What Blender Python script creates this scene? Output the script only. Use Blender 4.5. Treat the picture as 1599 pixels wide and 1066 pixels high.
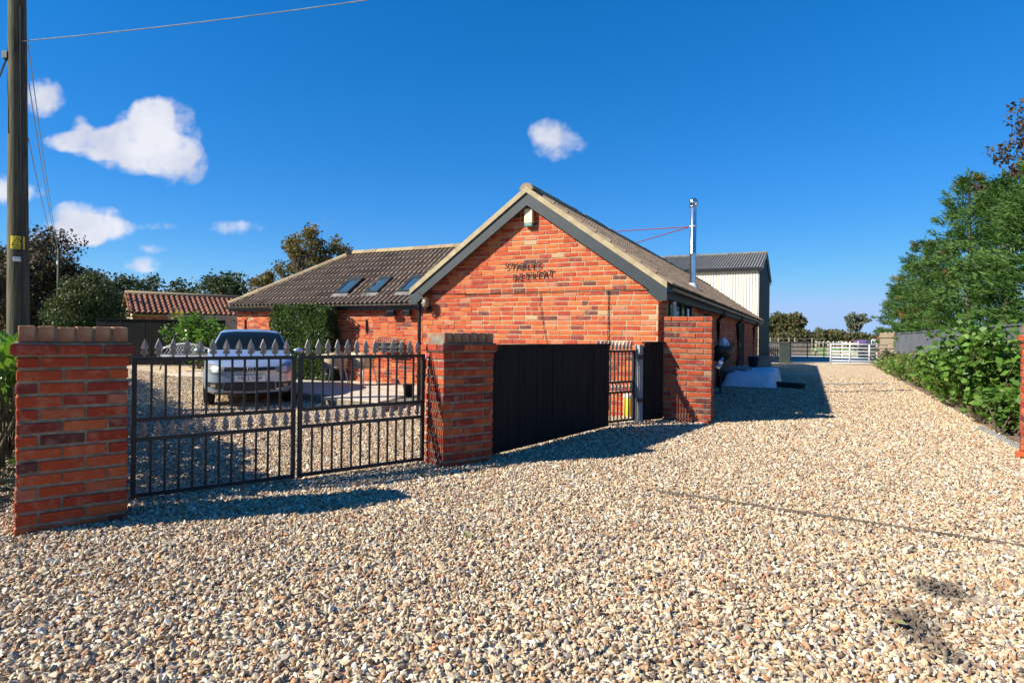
import bpy, bmesh, math, random
import numpy as np
from mathutils import Vector, Matrix
from mathutils.bvhtree import BVHTree
R = math.radians
rnd = random.Random(7)
for o in list(bpy.data.objects): bpy.data.objects.remove(o)
S = bpy.context.scene
COL = S.collection

# ------------------------------------------------------------------ camera, light, exposure
FPX, CAMH, ROLL, HY = 940.0, 1.25, 0.012, 524.0
cam = bpy.data.cameras.new('camera'); camo = bpy.data.objects.new('camera', cam); COL.objects.link(camo)
camo.location = (0, 0, CAMH)
camo.rotation_euler = (Matrix.Rotation(R(90), 3, 'X') @ Matrix.Rotation(ROLL, 3, 'Z')).to_euler()
cam.sensor_width = 36; cam.lens = 36*FPX/1599
cam.shift_y = (HY-533.0)/1599
cam.clip_start = .05; cam.clip_end = 3000
S.camera = camo
SUN_EL, SH_AZ = 33.5, 18.5            # shadows fall toward this heading, from +X to +Y
sl = bpy.data.lights.new('sun', 'SUN'); sl.energy = 4.9; sl.angle = R(.53); sl.color = (1, .925, .79)
so = bpy.data.objects.new('sun', sl); COL.objects.link(so)
sdir = Vector((-math.cos(R(SH_AZ))*math.cos(R(SUN_EL)), -math.sin(R(SH_AZ))*math.cos(R(SUN_EL)), math.sin(R(SUN_EL))))
so.rotation_euler = sdir.to_track_quat('Z', 'Y').to_euler(); so.location = sdir*60
S.view_settings.view_transform = 'Standard'; S.view_settings.look = 'None'
S.view_settings.exposure = 1.0; S.view_settings.gamma = 1
W = bpy.data.worlds.new('World'); S.world = W; W.use_nodes = True

class NT:
    """small wrapper for building node trees"""
    def __init__(s, tree): s.t = tree; s.n = tree.nodes; s.l = tree.links
    def new(s, typ, ins=None, **kw):
        nd = s.n.new(typ)
        for k, v in kw.items(): setattr(nd, k, v)
        for k, v in (ins or {}).items():
            sock = nd.inputs[k]
            if isinstance(v, bpy.types.NodeSocket): s.l.new(v, sock)
            else: sock.default_value = v
        return nd
    def math(s, op, a, b=0.0, c=0.0, clamp=False):
        nd = s.n.new('ShaderNodeMath'); nd.operation = op; nd.use_clamp = clamp
        for i, v in enumerate((a, b, c)):
            if isinstance(v, bpy.types.NodeSocket): s.l.new(v, nd.inputs[i])
            else: nd.inputs[i].default_value = v
        return nd.outputs[0]
    def mix(s, f, a, b, mode='MIX'):
        nd = s.n.new('ShaderNodeMix'); nd.data_type = 'RGBA'; nd.blend_type = mode
        for k, v in ((0, f), (6, a), (7, b)):
            if isinstance(v, bpy.types.NodeSocket): s.l.new(v, nd.inputs[k])
            elif k: nd.inputs[k].default_value = (*v, 1) if len(v) == 3 else v
            else: nd.inputs[k].default_value = v
        return nd.outputs[2]
    def ramp(s, f, stops, mode='LINEAR'):
        nd = s.n.new('ShaderNodeValToRGB'); e = nd.color_ramp.elements; nd.color_ramp.interpolation = mode
        while len(e) < len(stops): e.new(.5)
        for q, (p, c) in zip(e, stops):
            q.position = p; q.color = (*c, 1) if len(c) == 3 else c
        s.l.new(f, nd.inputs[0]); return nd.outputs[0]

def build_sky():
    T = NT(W.node_tree); T.n.clear()
    sky = T.new('ShaderNodeTexSky', sky_type='NISHITA', sun_disc=False, sun_elevation=R(SUN_EL), sun_rotation=R(270-SH_AZ),
                altitude=0, air_density=.6, dust_density=.0, ozone_density=3.0)
    hs = T.new('ShaderNodeHueSaturation', {'Hue': .5, 'Saturation': 1.33, 'Value': 1.0, 'Color': sky.outputs[0]})
    sp = T.new('ShaderNodeSeparateColor', {0: hs.outputs[0]}); k = T.math('DIVIDE', 1.0, T.math('ADD', .55, T.math('MULTIPLY', sp.outputs[2], .11)))
    ch = [T.math('SMOOTH_MIN', T.math('MULTIPLY', sp.outputs[i], k), mx, .9) for i, mx in enumerate((2.0, 3.0, 4.8))]
    skyc = T.new('ShaderNodeCombineColor', {0: ch[0], 1: ch[1], 2: ch[2]}).outputs[0]
    tc = T.new('ShaderNodeTexCoord').outputs['Generated']
    sx = T.new('ShaderNodeSeparateXYZ', {0: tc})
    yy = T.math('MAXIMUM', T.math('ABSOLUTE', sx.outputs[1]), .02)
    u = T.math('DIVIDE', sx.outputs[0], yy); v = T.math('DIVIDE', sx.outputs[2], yy)
    uv = T.new('ShaderNodeCombineXYZ', {0: u, 1: v, 2: 0.0}).outputs[0]
    n1 = T.new('ShaderNodeTexNoise', {'Vector': uv, 'Scale': 17.0, 'Detail': 9.0, 'Roughness': .58}).outputs[0]
    n2 = T.new('ShaderNodeTexNoise', {'Vector': uv, 'Scale': 7.0, 'Detail': 4.0, 'Roughness': .5}).outputs[0]
    # clouds: heading and height of each puff, its half width and height, how dense it is
    puffs = [(240,212,70,62,1),(275,255,46,40,1),(205,232,70,40,1),(150,222,66,26,1),(100,222,40,16,.8),(232,180,34,30,1),(120,196,20,20,.45),
             (64,152,38,34,.72),(8,296,42,28,.75),(40,300,40,16,.5),(130,345,62,34,.9),(160,362,58,24,.8),(95,372,60,24,.6),(362,356,58,15,.55),(238,387,30,11,.55),
             (222,412,36,16,.5),(245,353,40,9,.35),(498,348,36,14,.42),(868,222,48,42,.55),(850,205,44,24,.28),(-90,230,90,50,.8),(-240,330,150,40,.8),(-420,180,130,70,.9),(1760,430,160,14,.3)]
    acc = None
    for (px, py, rx, ry, d) in puffs:
        u0 = (px-799.5)/FPX; v0 = (HY+ROLL*(px-800)-py)/FPX
        a = T.math('MULTIPLY', T.math('SUBTRACT', u, u0), FPX/rx); b = T.math('MULTIPLY', T.math('SUBTRACT', v, v0), FPX/ry)
        r2 = T.math('ADD', T.math('MULTIPLY', a, a), T.math('MULTIPLY', b, b))
        m = T.math('MULTIPLY', T.math('SUBTRACT', 1.35, r2), d)
        m = T.math('MAXIMUM', m, 0.0)
        acc = m if acc is None else T.math('ADD', acc, m)
    acc = T.math('MINIMUM', acc, 1.4)
    shape = T.math('ADD', acc, T.math('MULTIPLY', T.math('SUBTRACT', n1, .54), 2.9))
    shape = T.math('MULTIPLY', shape, T.math('MULTIPLY', acc, 2.5, clamp=True))
    mask = T.new('ShaderNodeMapRange', {'Value': shape, 'From Min': .12, 'From Max': 1.25}, interpolation_type='SMOOTHSTEP').outputs[0]
    mask = T.math('MULTIPLY', mask, .96)
    shade = T.ramp(n2, [(.33, (3.0, 3.2, 3.95)), (.58, (4.4, 4.45, 4.75))])
    col = T.mix(mask, skyc, shade)
    bg = T.new('ShaderNodeBackground', {'Color': col, 'Strength': .1})
    out = T.new('ShaderNodeOutputWorld', {'Surface': bg.outputs[0]})
build_sky()

# ------------------------------------------------------------------ pixel helpers (planning only: they give real positions)
def un(x, y):
    dx, dy = x-799.5, y-HY
    return dx*math.cos(ROLL)+dy*math.sin(ROLL), -dx*math.sin(ROLL)+dy*math.cos(ROLL)
def gnd(x, y, z=0.0):
    a, b = un(x, y); Y = (CAMH-z)*FPX/b; return Vector((a/FPX*Y, Y, z))
def at(x, y, Y):
    a, b = un(x, y); return Vector((a/FPX*Y, Y, CAMH-b/FPX*Y))
def G(x, y):
    """height of the gravel: the yard behind the gates lies a little lower"""
    d = ((x+4.6)/3.4)**2+((y-10.2)/3.0)**2
    return -.13*math.exp(-d)

# ------------------------------------------------------------------ materials
MATS = {}
def pmat(name, col, rough=.6, metal=0.0, spec=.5):
    m = bpy.data.materials.new(name); m.use_nodes = True; T = NT(m.node_tree)
    b = T.n['Principled BSDF']; b.inputs['Base Color'].default_value = (*col, 1)
    b.inputs['Roughness'].default_value = rough; b.inputs['Metallic'].default_value = metal
    b.inputs['Specular IOR Level'].default_value = spec
    MATS[name] = m; return m, T, b
def noisy(name, c1, c2, scale=8, rough=.7, metal=0.0, bump=.0, bscale=40, stretch=None, detail=6, spec=.4, lo=.35, hi=.65):
    m, T, b = pmat(name, c1, rough, metal, spec)
    co = T.new('ShaderNodeTexCoord').outputs['Object']
    if stretch: co = T.new('ShaderNodeMapping', {'Vector': co, 'Scale': stretch}).outputs[0]
    n = T.new('ShaderNodeTexNoise', {'Vector': co, 'Scale': scale, 'Detail': detail, 'Roughness': .6}).outputs[0]
    T.l.new(T.ramp(n, [(lo, c1), (hi, c2)]), b.inputs['Base Color'])
    if bump:
        n2 = T.new('ShaderNodeTexNoise', {'Vector': co, 'Scale': bscale, 'Detail': 5.0}).outputs[0]
        bp = T.new('ShaderNodeBump', {'Strength': bump, 'Distance': .01, 'Height': n2}); T.l.new(bp.outputs[0], b.inputs['Normal'])
    return m
def rand_value(T):
    """a value that differs from piece to piece, whether a piece is an object or an island of one mesh"""
    oi = T.new('ShaderNodeObjectInfo').outputs['Random']; gi = T.new('ShaderNodeNewGeometry').outputs['Random Per Island']
    return T.math('FRACT', T.math('ADD', oi, gi))
def brick_mat(name, dark=1.0, red=1.0):
    m, T, b = pmat(name, (.4, .1, .05), .82, 0, .25)
    r = rand_value(T)
    k = dark
    base = T.ramp(r, [(0, (.53*k, .10*k, .030*k)), (.16, (.43*k, .065*k, .026*k)), (.30, (.59*k, .135*k, .040*k)), (.44, (.49*k, .082*k, .028*k)), (.56, (.55*k, .155*k, .055*k)),
                      (.66, (.38*k, .058*k, .032*k)), (.76, (.61*k, .165*k, .048*k)), (.84, (.25*k, .055*k, .042*k)), (.90, (.53*k, .20*k, .11*k)), (.945, (.15*k, .05*k, .045*k)), (.985, (.54*k, .36*k, .20*k))], 'CONSTANT')
    base = T.mix(1.0, base, (1, red, red), 'MULTIPLY')
    co = T.new('ShaderNodeNewGeometry').outputs['Position']
    n = T.new('ShaderNodeTexNoise', {'Vector': co, 'Scale': 13.0, 'Detail': 7.0, 'Roughness': .65}).outputs[0]
    c = T.mix(T.math('MULTIPLY', T.ramp(n, [(.50, (0, 0, 0)), (.74, (1, 1, 1))]), .34), base, (.55, .33, .20))
    n3 = T.new('ShaderNodeTexNoise', {'Vector': co, 'Scale': 31.0, 'Detail': 6.0, 'Roughness': .7}).outputs[0]
    c = T.mix(T.math('MULTIPLY', T.ramp(n3, [(.56, (0, 0, 0)), (.70, (1, 1, 1))]), .6), c, (.15, .05, .04))
    T.l.new(c, b.inputs['Base Color'])
    bp = T.new('ShaderNodeBump', {'Strength': .5, 'Distance': .006, 'Height': T.new('ShaderNodeTexNoise', {'Vector': co, 'Scale': 60.0, 'Detail': 6.0}).outputs[0]})
    T.l.new(bp.outputs[0], b.inputs['Normal']); return m
brick_mat('brick', .86, .95); brick_mat('pillar_brick', .60, .82)  # pillar bricks: redder, and darkened so the colour carries their deep shade
def mortar(name, c1, c2): return noisy(name, c1, c2, 9, .95, bump=.6, bscale=90, spec=.15)
mortar('mortar', (.37, .285, .17), (.50, .40, .255)); mortar('mortar_grey', (.13, .115, .09), (.25, .22, .17))
def cope_mat():
    m = noisy('coping_brick', (.21, .085, .045), (.30, .185, .11), 11, .9, bump=.6, bscale=50)
cope_mat()
def tile_mat(name, cols, lich):
    m, T, b = pmat(name, cols[0], .85, 0, .25)
    r = rand_value(T); n = len(cols)
    c = T.ramp(r, [(i/n, q) for i, q in enumerate(cols)], 'CONSTANT')
    co = T.new('ShaderNodeNewGeometry').outputs['Position']
    nn = T.new('ShaderNodeTexNoise', {'Vector': co, 'Scale': 7.0, 'Detail': 8.0, 'Roughness': .7}).outputs[0]
    c = T.mix(T.math('MULTIPLY', T.ramp(nn, [(.52, (0, 0, 0)), (.68, (1, 1, 1))]), .6), c, lich)
    T.l.new(c, b.inputs['Base Color'])
    bp = T.new('ShaderNodeBump', {'Strength': .4, 'Distance': .006, 'Height': T.new('ShaderNodeTexNoise', {'Vector': co, 'Scale': 50.0, 'Detail': 5.0}).outputs[0]})
    T.l.new(bp.outputs[0], b.inputs['Normal'])
tile_mat('tile', [(.195, .14, .10), (.22, .16, .115), (.17, .12, .088), (.24, .175, .128), (.19, .145, .11)], (.31, .26, .185))
tile_mat('clay_tile', [(.22, .085, .05), (.18, .07, .045), (.25, .105, .06), (.20, .09, .06)], (.30, .21, .14))
tile_mat('ridge_tile', [(.28, .215, .13), (.25, .19, .12), (.33, .26, .15)], (.42, .32, .14))
noisy('verge', (.30, .24, .145), (.42, .35, .22), 6, .9, bump=.3)
noisy('slate_paint', (.020, .029, .036), (.030, .041, .049), 3, .55, spec=.4)
noisy('black_paint', (.012, .012, .013), (.02, .02, .02), 20, .45, spec=.4)
noisy('gutter_black', (.012, .012, .013), (.022, .022, .024), 9, .35)
noisy('black_board', (.006, .006, .006), (.014, .0135, .013), 5, .8, stretch=(6, 6, .5), bump=.4, bscale=30, spec=.2)
noisy('grey_board', (.075, .085, .105), (.14, .155, .18), 3, .85, stretch=(7, 7, .6), bump=.35, bscale=25, spec=.2)
noisy('brown_board', (.20, .155, .10), (.33, .27, .19), 3, .9, stretch=(7, 7, .6), bump=.3)
noisy('pale_board', (.26, .22, .17), (.40, .35, .28), 3, .9, stretch=(6, 6, .6))
noisy('post_grey', (.16, .165, .165), (.33, .33, .31), 9, .85, stretch=(3, 3, .6), bump=.4)
noisy('pole_wood', (.035, .034, .02), (.11, .10, .06), 5, .9, stretch=(5, 5, .35), bump=.8, bscale=14)
noisy('spear_silver', (.17, .145, .125), (.30, .265, .24), 30, .5, .2)
noisy('galvanised', (.46, .48, .50), (.60, .62, .64), 14, .5, .15)
noisy('galvanised_bright', (.42, .44, .47), (.54, .56, .59), 14, .5, .0)
noisy('steel', (.55, .56, .58), (.72, .73, .75), 4, .2, 1.0)
noisy('white_sheet', (.66, .66, .74), (.84, .84, .90), 3, .6, bump=.5, bscale=6)
noisy('white_paint', (.74, .74, .72), (.84, .84, .82), 8, .5)
noisy('cream_sheet', (.66, .62, .50), (.76, .72, .60), 2, .6, stretch=(1, 1, .3))
noisy('dark_green_sheet', (.018, .028, .026), (.028, .042, .038), 3, .6)
noisy('asbestos', (.105, .105, .10), (.20, .195, .18), 4, .9, bump=.3)
noisy('slab', (.44, .37, .28), (.58, .50, .39), 4, .9, bump=.4, bscale=30)
noisy('concrete', (.40, .37, .33), (.52, .48, .43), 2.5, .92, bump=.3)
noisy('soil', (.10, .065, .04), (.26, .18, .12), 12, .95, bump=.8, bscale=30)
noisy('grass_field', (.16, .17, .06), (.36, .31, .16), .6, .95, detail=10)
noisy('paddock_green', (.10, .20, .05), (.17, .28, .08), .8, .95)
noisy('bark', (.06, .048, .035), (.15, .12, .085), 9, .95, stretch=(4, 4, .6), bump=.7)
noisy('rattan', (.40, .31, .20), (.52, .42, .29), 40, .7, bump=.5, bscale=120)
noisy('cardboard', (.26, .20, .13), (.33, .26, .18), 5, .85)
noisy('stone_grey', (.22, .23, .23), (.36, .36, .35), 7, .9, bump=.4)
noisy('rubber', (.012, .012, .012), (.022, .022, .022), 30, .8)
noisy('horse_dark', (.02, .015, .012), (.045, .03, .022), 8, .6)
noisy('rug_purple', (.10, .055, .19), (.15, .085, .26), 8, .8)
noisy('red_paint', (.35, .03, .03), (.45, .05, .04), 8, .5)
noisy('yellow_plastic', (.80, .60, .02), (.86, .67, .04), 5, .4)
noisy('rod_red', (.16, .02, .02), (.22, .03, .03), 8, .5)
noisy('brass', (.25, .18, .09), (.38, .28, .15), 20, .4, .8)
noisy('dark_cable', (.07, .055, .04), (.13, .10, .075), 6, .9)
noisy('bare_ground', (.33, .27, .20), (.42, .35, .27), 12, .95, bump=.6, bscale=40)
noisy('rust', (.17, .08, .04), (.30, .16, .08), 12, .9)
pmat('glass_dark', (.012, .018, .024), .04, 0, .9); pmat('car_glass', (.006, .009, .011), .05, 0, .10); pmat('glass_roof', (.03, .07, .11), .05, 0, 1.0)
pmat('lamp_glass', (.30, .24, .17), .15, 0, .6); pmat('chrome', (.8, .8, .82), .12, 1.0)
pmat('sign_yellow', (.80, .58, .02), .5); pmat('sign_black', (.01, .01, .01), .6); pmat('plate_white', (.78, .78, .75), .4)
pmat('blue_plastic', (.08, .25, .55), .35); pmat('violet_lens', (.55, .25, .75), .3); pmat('alarm_cream', (.72, .62, .40), .5); pmat('alarm_green', (.10, .25, .24), .4)
pmat('tyre', (.015, .015, .015), .85, 0, .2); pmat('plastic_black', (.015, .015, .017), .5)
noisy('pipe_white', (.75, .75, .74), (.82, .82, .80), 5, .4)
m, T, b = pmat('car_paint', (.42, .49, .60), .32, .55, .5); b.inputs['Coat Weight'].default_value = 1; b.inputs['Coat Roughness'].default_value = .03
m, T, b = pmat('headlight_glass', (.20, .21, .20), .10, .0, .5)

def leaf_mat(name, cols, transl=.35, gloss=.35):
    m = bpy.data.materials.new(name); m.use_nodes = True; T = NT(m.node_tree); MATS[name] = m
    b = T.n['Principled BSDF']; r = rand_value(T); n = len(cols)
    c = T.ramp(r, [(i/max(1, n-1), q) for i, q in enumerate(cols)])
    T.l.new(c, b.inputs['Base Color']); b.inputs['Roughness'].default_value = gloss+.15; b.inputs['Specular IOR Level'].default_value = .35
    tl = T.new('ShaderNodeBsdfTranslucent', {'Color': T.mix(1.0, c, (1.5, 1.5, .6), 'MULTIPLY')})
    mx = T.new('ShaderNodeMixShader', {0: transl, 1: b.outputs[0], 2: tl.outputs[0]})
    T.l.new(mx.outputs[0], T.n['Material Output'].inputs[0])
leaf_mat('leaf_laurel', [(.05, .12, .018), (.09, .19, .03), (.13, .25, .05), (.06, .14, .02)], .3, .2)
leaf_mat('leaf_conifer', [(.022, .062, .011), (.046, .108, .017), (.08, .155, .024), (.033, .078, .013)], .16, .5)
leaf_mat('leaf_conifer_dry', [(.30, .17, .06), (.22, .15, .05), (.16, .16, .05)], .3, .5)
leaf_mat('leaf_copper', [(.045, .032, .022), (.07, .04, .03), (.035, .042, .02), (.085, .055, .03)], .2, .5)
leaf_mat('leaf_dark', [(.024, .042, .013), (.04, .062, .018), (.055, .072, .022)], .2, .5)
leaf_mat('leaf_autumn', [(.09, .085, .025), (.15, .11, .035), (.08, .10, .03), (.19, .12, .05), (.11, .095, .03)], .3, .5)
leaf_mat('leaf_bush', [(.045, .06, .02), (.075, .09, .03), (.03, .045, .015), (.06, .08, .022)], .2, .4)
leaf_mat('leaf_hedge', [(.04, .075, .025), (.065, .11, .035), (.09, .135, .05), (.05, .09, .03)], .25, .25)
leaf_mat('leaf_shrub', [(.05, .125, .016), (.09, .19, .026), (.13, .245, .04), (.065, .145, .02), (.16, .24, .055)], .28, .35)
leaf_mat('leaf_shrub_pale', [(.12, .16, .04), (.20, .21, .07), (.15, .20, .05), (.24, .18, .09)], .3, .4)
leaf_mat('leaf_far', [(.065, .075, .025), (.10, .09, .035), (.05, .065, .02), (.12, .085, .04)], .2, .6)
leaf_mat('leaf_grey', [(.11, .13, .09), (.16, .17, .12), (.09, .11, .07)], .3, .6)
leaf_mat('leaf_yellow', [(.45, .35, .05), (.30, .30, .06), (.20, .26, .05)], .3, .5)
leaf_mat('leaf_red', [(.35, .05, .03), (.25, .10, .04), (.15, .12, .03)], .3, .5)
leaf_mat('leaf_fallen', [(.20, .12, .05), (.14, .20, .08), (.26, .16, .07)], .1, .6)
leaf_mat('berry', [(.06, .006, .012), (.12, .012, .02)], .05, .2)

# gravel: stones and the sheet below them
STONES = [(0, (.50, .345, .205)), (.12, (.62, .49, .345)), (.24, (.42, .235, .115)), (.34, (.33, .28, .235)), (.45, (.55, .40, .25)), (.55, (.74, .655, .54)), (.63, (.36, .185, .095)),
          (.71, (.48, .37, .26)), (.785, (.15, .10, .075)), (.89, (.60, .455, .30)), (.94, (.42, .175, .085)), (.975, (.22, .20, .18))]
STONES = [(p, (r, min(.9, g*1.09), min(.9, b*1.09))) for p, (r, g, b) in STONES]
def stone_mat():
    m, T, b = pmat('stone', (.5, .4, .3), .75, 0, .3)
    r = rand_value(T); c = T.ramp(r, STONES, 'CONSTANT')
    co = T.new('ShaderNodeNewGeometry').outputs['Position']
    n = T.new('ShaderNodeTexNoise', {'Vector': co, 'Scale': 90.0, 'Detail': 3.0}).outputs[0]
    c = T.mix(T.math('MULTIPLY', n, .5), c, (.30, .215, .15))
    # oil stain and wet-dark patches with shapes of their own
    st = stain(T, co); c = T.mix(st, c, (.075, .06, .05)); T.l.new(c, b.inputs['Base Color'])
def stain(T, co):
    n = T.new('ShaderNodeTexNoise', {'Vector': co, 'Scale': 5.0, 'Detail': 6.0, 'Roughness': .7}).outputs[0]
    sx = T.new('ShaderNodeSeparateXYZ', {0: co}); acc = None
    for (px, py, rx, ry, k) in ((1470, 922, .17, .2, 1.0), (1450, 1000, .12, .3, .8), (1505, 825, .10, .10, .5), (1440, 960, .2, .22, .5)):
        p = gnd(px, py)
        a = T.math('DIVIDE', T.math('SUBTRACT', sx.outputs[0], p.x), rx); b2 = T.math('DIVIDE', T.math('SUBTRACT', sx.outputs[1], p.y), ry)
        d = T.math('MULTIPLY', T.math('SUBTRACT', 1.0, T.math('ADD', T.math('MULTIPLY', a, a), T.math('MULTIPLY', b2, b2))), k)
        d = T.math('MAXIMUM', d, 0.0); acc = d if acc is None else T.math('ADD', acc, d)
    s = T.math('ADD', acc, T.math('MULTIPLY', T.math('SUBTRACT', n, .5), 1.6)); s = T.math('MULTIPLY', s, T.math('MULTIPLY', acc, 3.0, clamp=True))
    return T.math('MULTIPLY', T.new('ShaderNodeMapRange', {'Value': s, 'From Min': .15, 'From Max': .8}).outputs[0], .88)
stone_mat()
def gravel_mat():
    m, T, b = pmat('gravel_sheet', (.5, .4, .3), .9, 0, .2)
    co = T.new('ShaderNodeNewGeometry').outputs['Position']
    vo = T.new('ShaderNodeTexVoronoi', {'Vector': co, 'Scale': 36.0, 'Randomness': 1.0})
    sep = T.new('ShaderNodeSeparateColor', {0: vo.outputs['Color']}).outputs[0]
    c = T.ramp(sep, STONES, 'CONSTANT')
    n = T.new('ShaderNodeTexNoise', {'Vector': co, 'Scale': .7, 'Detail': 6.0, 'Roughness': .6}).outputs[0]
    c = T.mix(T.math('MULTIPLY', T.ramp(n, [(.42, (0, 0, 0)), (.66, (1, 1, 1))]), .28), c, (.40, .30, .20))
    n9 = T.new('ShaderNodeTexNoise', {'Vector': co, 'Scale': 90.0, 'Detail': 3.0}).outputs[0]
    c = T.mix(T.math('MULTIPLY', n9, .2), c, (.34, .24, .155)); c = T.mix(1.0, c, (1.28, 1.25, 1.2), 'MULTIPLY')
    c = T.mix(stain(T, co), c, (.075, .06, .05))
    T.l.new(c, b.inputs['Base Color'])
    h = T.math('SUBTRACT', 1.0, vo.outputs['Distance'])
    h2 = T.math('ADD', h, T.math('MULTIPLY', sep, .35))
    bp = T.new('ShaderNodeBump', {'Strength': .9, 'Distance': .02, 'Height': h2}); T.l.new(bp.outputs[0], b.inputs['Normal'])
gravel_mat()

# ------------------------------------------------------------------ mesh helpers
def link(o, parent=None):
    COL.objects.link(o)
    if parent is not None: o.parent = parent
    return o
def mobj(name, verts, faces, mat, parent=None, smooth=False):
    me = bpy.data.meshes.new(name); me.from_pydata([tuple(v) for v in verts], [], faces)
    if mat: me.materials.append(MATS[mat])
    if smooth: me.polygons.foreach_set('use_smooth', [True]*len(me.polygons))
    return link(bpy.data.objects.new(name, me), parent)
def quads_obj(name, V, mat, parent=None, k=4):
    """many separate k-gons, vertices in order"""
    V = np.asarray(V, dtype=np.float32).reshape(-1, 3); n = len(V)//k
    me = bpy.data.meshes.new(name); me.vertices.add(len(V)); me.vertices.foreach_set('co', V.ravel())
    me.loops.add(len(V)); me.loops.foreach_set('vertex_index', np.arange(len(V), dtype=np.int32))
    me.polygons.add(n); me.polygons.foreach_set('loop_start', np.arange(0, len(V), k, dtype=np.int32))
    me.update(calc_edges=True); me.materials.append(MATS[mat])
    return link(bpy.data.objects.new(name, me), parent)
class MB:
    def __init__(s): s.v = []; s.f = []
    def add(s, vs, fs):
        n = len(s.v); s.v += [tuple(p) for p in vs]; s.f += [[i+n for i in f] for f in fs]; return s
    def box(s, x0, x1, y0, y1, z0, z1, M=None, j=0.0):
        vs = [Vector((x, y, z)) for z in (z0, z1) for y in (y0, y1) for x in (x0, x1)]
        if j: vs = [v+Vector((rnd.uniform(-j, j), rnd.uniform(-j, j), rnd.uniform(-j, j))) for v in vs]
        if M: vs = [M @ v for v in vs]
        return s.add(vs, [(0, 2, 3, 1), (4, 5, 7, 6), (0, 1, 5, 4), (2, 6, 7, 3), (0, 4, 6, 2), (1, 3, 7, 5)])
    def tube(s, pts, r, n=8, cap=True):
        pts = [Vector(p) for p in pts]; rs = r if isinstance(r, (list, tuple)) else [r]*len(pts)
        rings = []; up = Vector((0, 0, 1))
        for i, p in enumerate(pts):
            d = (pts[min(i+1, len(pts)-1)]-pts[max(i-1, 0)]).normalized()
            u = d.cross(up); u = d.cross(Vector((1, 0, 0))) if u.length < .05 else u
            u.normalize(); w = d.cross(u)
            rings.append([p+(u*math.cos(2*math.pi*k/n)+w*math.sin(2*math.pi*k/n))*rs[i] for k in range(n)])
        fs = []
        for i in range(len(pts)-1):
            for k in range(n): fs.append((i*n+k, i*n+(k+1) % n, (i+1)*n+(k+1) % n, (i+1)*n+k))
        if cap: fs += [tuple(range(n))[::-1], tuple(range((len(pts)-1)*n, len(pts)*n))]
        return s.add([q for r_ in rings for q in r_], fs)
    def lathe(s, prof, n=16, c=(0, 0, 0)):
        c = Vector(c); vs = [c+Vector((r*math.cos(2*math.pi*k/n), r*math.sin(2*math.pi*k/n), z)) for r, z in prof for k in range(n)]
        fs = [(i*n+k, i*n+(k+1) % n, (i+1)*n+(k+1) % n, (i+1)*n+k) for i in range(len(prof)-1) for k in range(n)]
        return s.add(vs, fs)
    def prism(s, poly, axis, d0, d1, M=None):
        """extrude a 2D polygon: axis 'y' -> poly is (x,z)"""
        mk = {'y': lambda a, b, d: Vector((a, d, b)), 'x': lambda a, b, d: Vector((d, a, b)), 'z': lambda a, b, d: Vector((a, b, d))}[axis]
        n = len(poly); vs = [mk(a, b, d) for d in (d0, d1) for a, b in poly]
        if M: vs = [M @ v for v in vs]
        return s.add(vs, [tuple(range(n)), tuple(range(2*n-1, n-1, -1))]+[(i, i+n, (i+1) % n+n, (i+1) % n) for i in range(n)])
    def obj(s, name, mat, parent=None, smooth=False, fix=True):
        o = mobj(name, s.v, s.f, mat, parent, smooth)
        if fix:
            bm = bmesh.new(); bm.from_mesh(o.data); bmesh.ops.recalc_face_normals(bm, faces=bm.faces); bm.to_mesh(o.data); bm.free()
        return o
def tag(o, label, cat, group=None):
    o['label'] = label; o['category'] = cat
    if group: o['group'] = group
    return o
def thing(name, label, cat, loc=(0, 0, 0), rz=0.0, group=None):
    o = bpy.data.objects.new(name, None); o.empty_display_size = .2; link(o); o.location = loc; o.rotation_euler = (0, 0, rz)
    return tag(o, label, cat, group)
def struct(o): o['kind'] = 'structure'; return o
def stuff(o): o['kind'] = 'stuff'; return o
def bevel(o, w, seg=2):
    md = o.modifiers.new('bevel', 'BEVEL'); md.width = w; md.segments = seg; md.limit_method = 'ANGLE'; return o
def shared(name, me, parent, loc, rot=None, scale=None):
    o = bpy.data.objects.new(name, me); link(o, parent); o.location = loc
    if rot is not None: o.rotation_euler = rot
    if scale is not None: o.scale = scale
    return o
def text_obj(name, txt, size, mat, parent, M, depth=.01, shear=0.0, spacing=1.0):
    cu = bpy.data.curves.new(name, 'FONT'); cu.body = txt; cu.size = size; cu.extrude = depth/2; cu.shear = shear; cu.space_character = spacing; cu.align_x = 'CENTER'
    tmp = bpy.data.objects.new('tmp', cu); COL.objects.link(tmp)
    me = bpy.data.meshes.new_from_object(tmp.evaluated_get(bpy.context.evaluated_depsgraph_get()))
    bpy.data.objects.remove(tmp); me.materials.clear(); me.materials.append(MATS[mat]); me.name = name; me.transform(M)
    return link(bpy.data.objects.new(name, me), parent)

# brick templates: (full, header) with a few worn variants each
BL, BH, BW, JT, CO = .224, .066, .107, .011, .080
def brick_template(lx, ly, lz, seed, mat):
    r = random.Random(seed); bm = bmesh.new(); bmesh.ops.create_cube(bm, size=1)
    for v in bm.verts: v.co = Vector((v.co.x*lx, v.co.y*ly, v.co.z*lz))
    bmesh.ops.bevel(bm, geom=bm.edges[:], offset=.0055, segments=1, affect='EDGES')
    for v in bm.verts: v.co += Vector((r.uniform(-1, 1), r.uniform(-1, 1), r.uniform(-1, 1)))*.0022
    me = bpy.data.meshes.new('brick'); bm.to_mesh(me); bm.free(); me.materials.append(MATS[mat]); return me
TP = {}
for mat in ('brick', 'pillar_brick'):
    TP[mat, 'F'] = [brick_template(BL, BW, BH, i, mat) for i in range(7)]
    TP[mat, 'H'] = [brick_template(BW, BL, BH, 20+i, mat) for i in range(5)]
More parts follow.
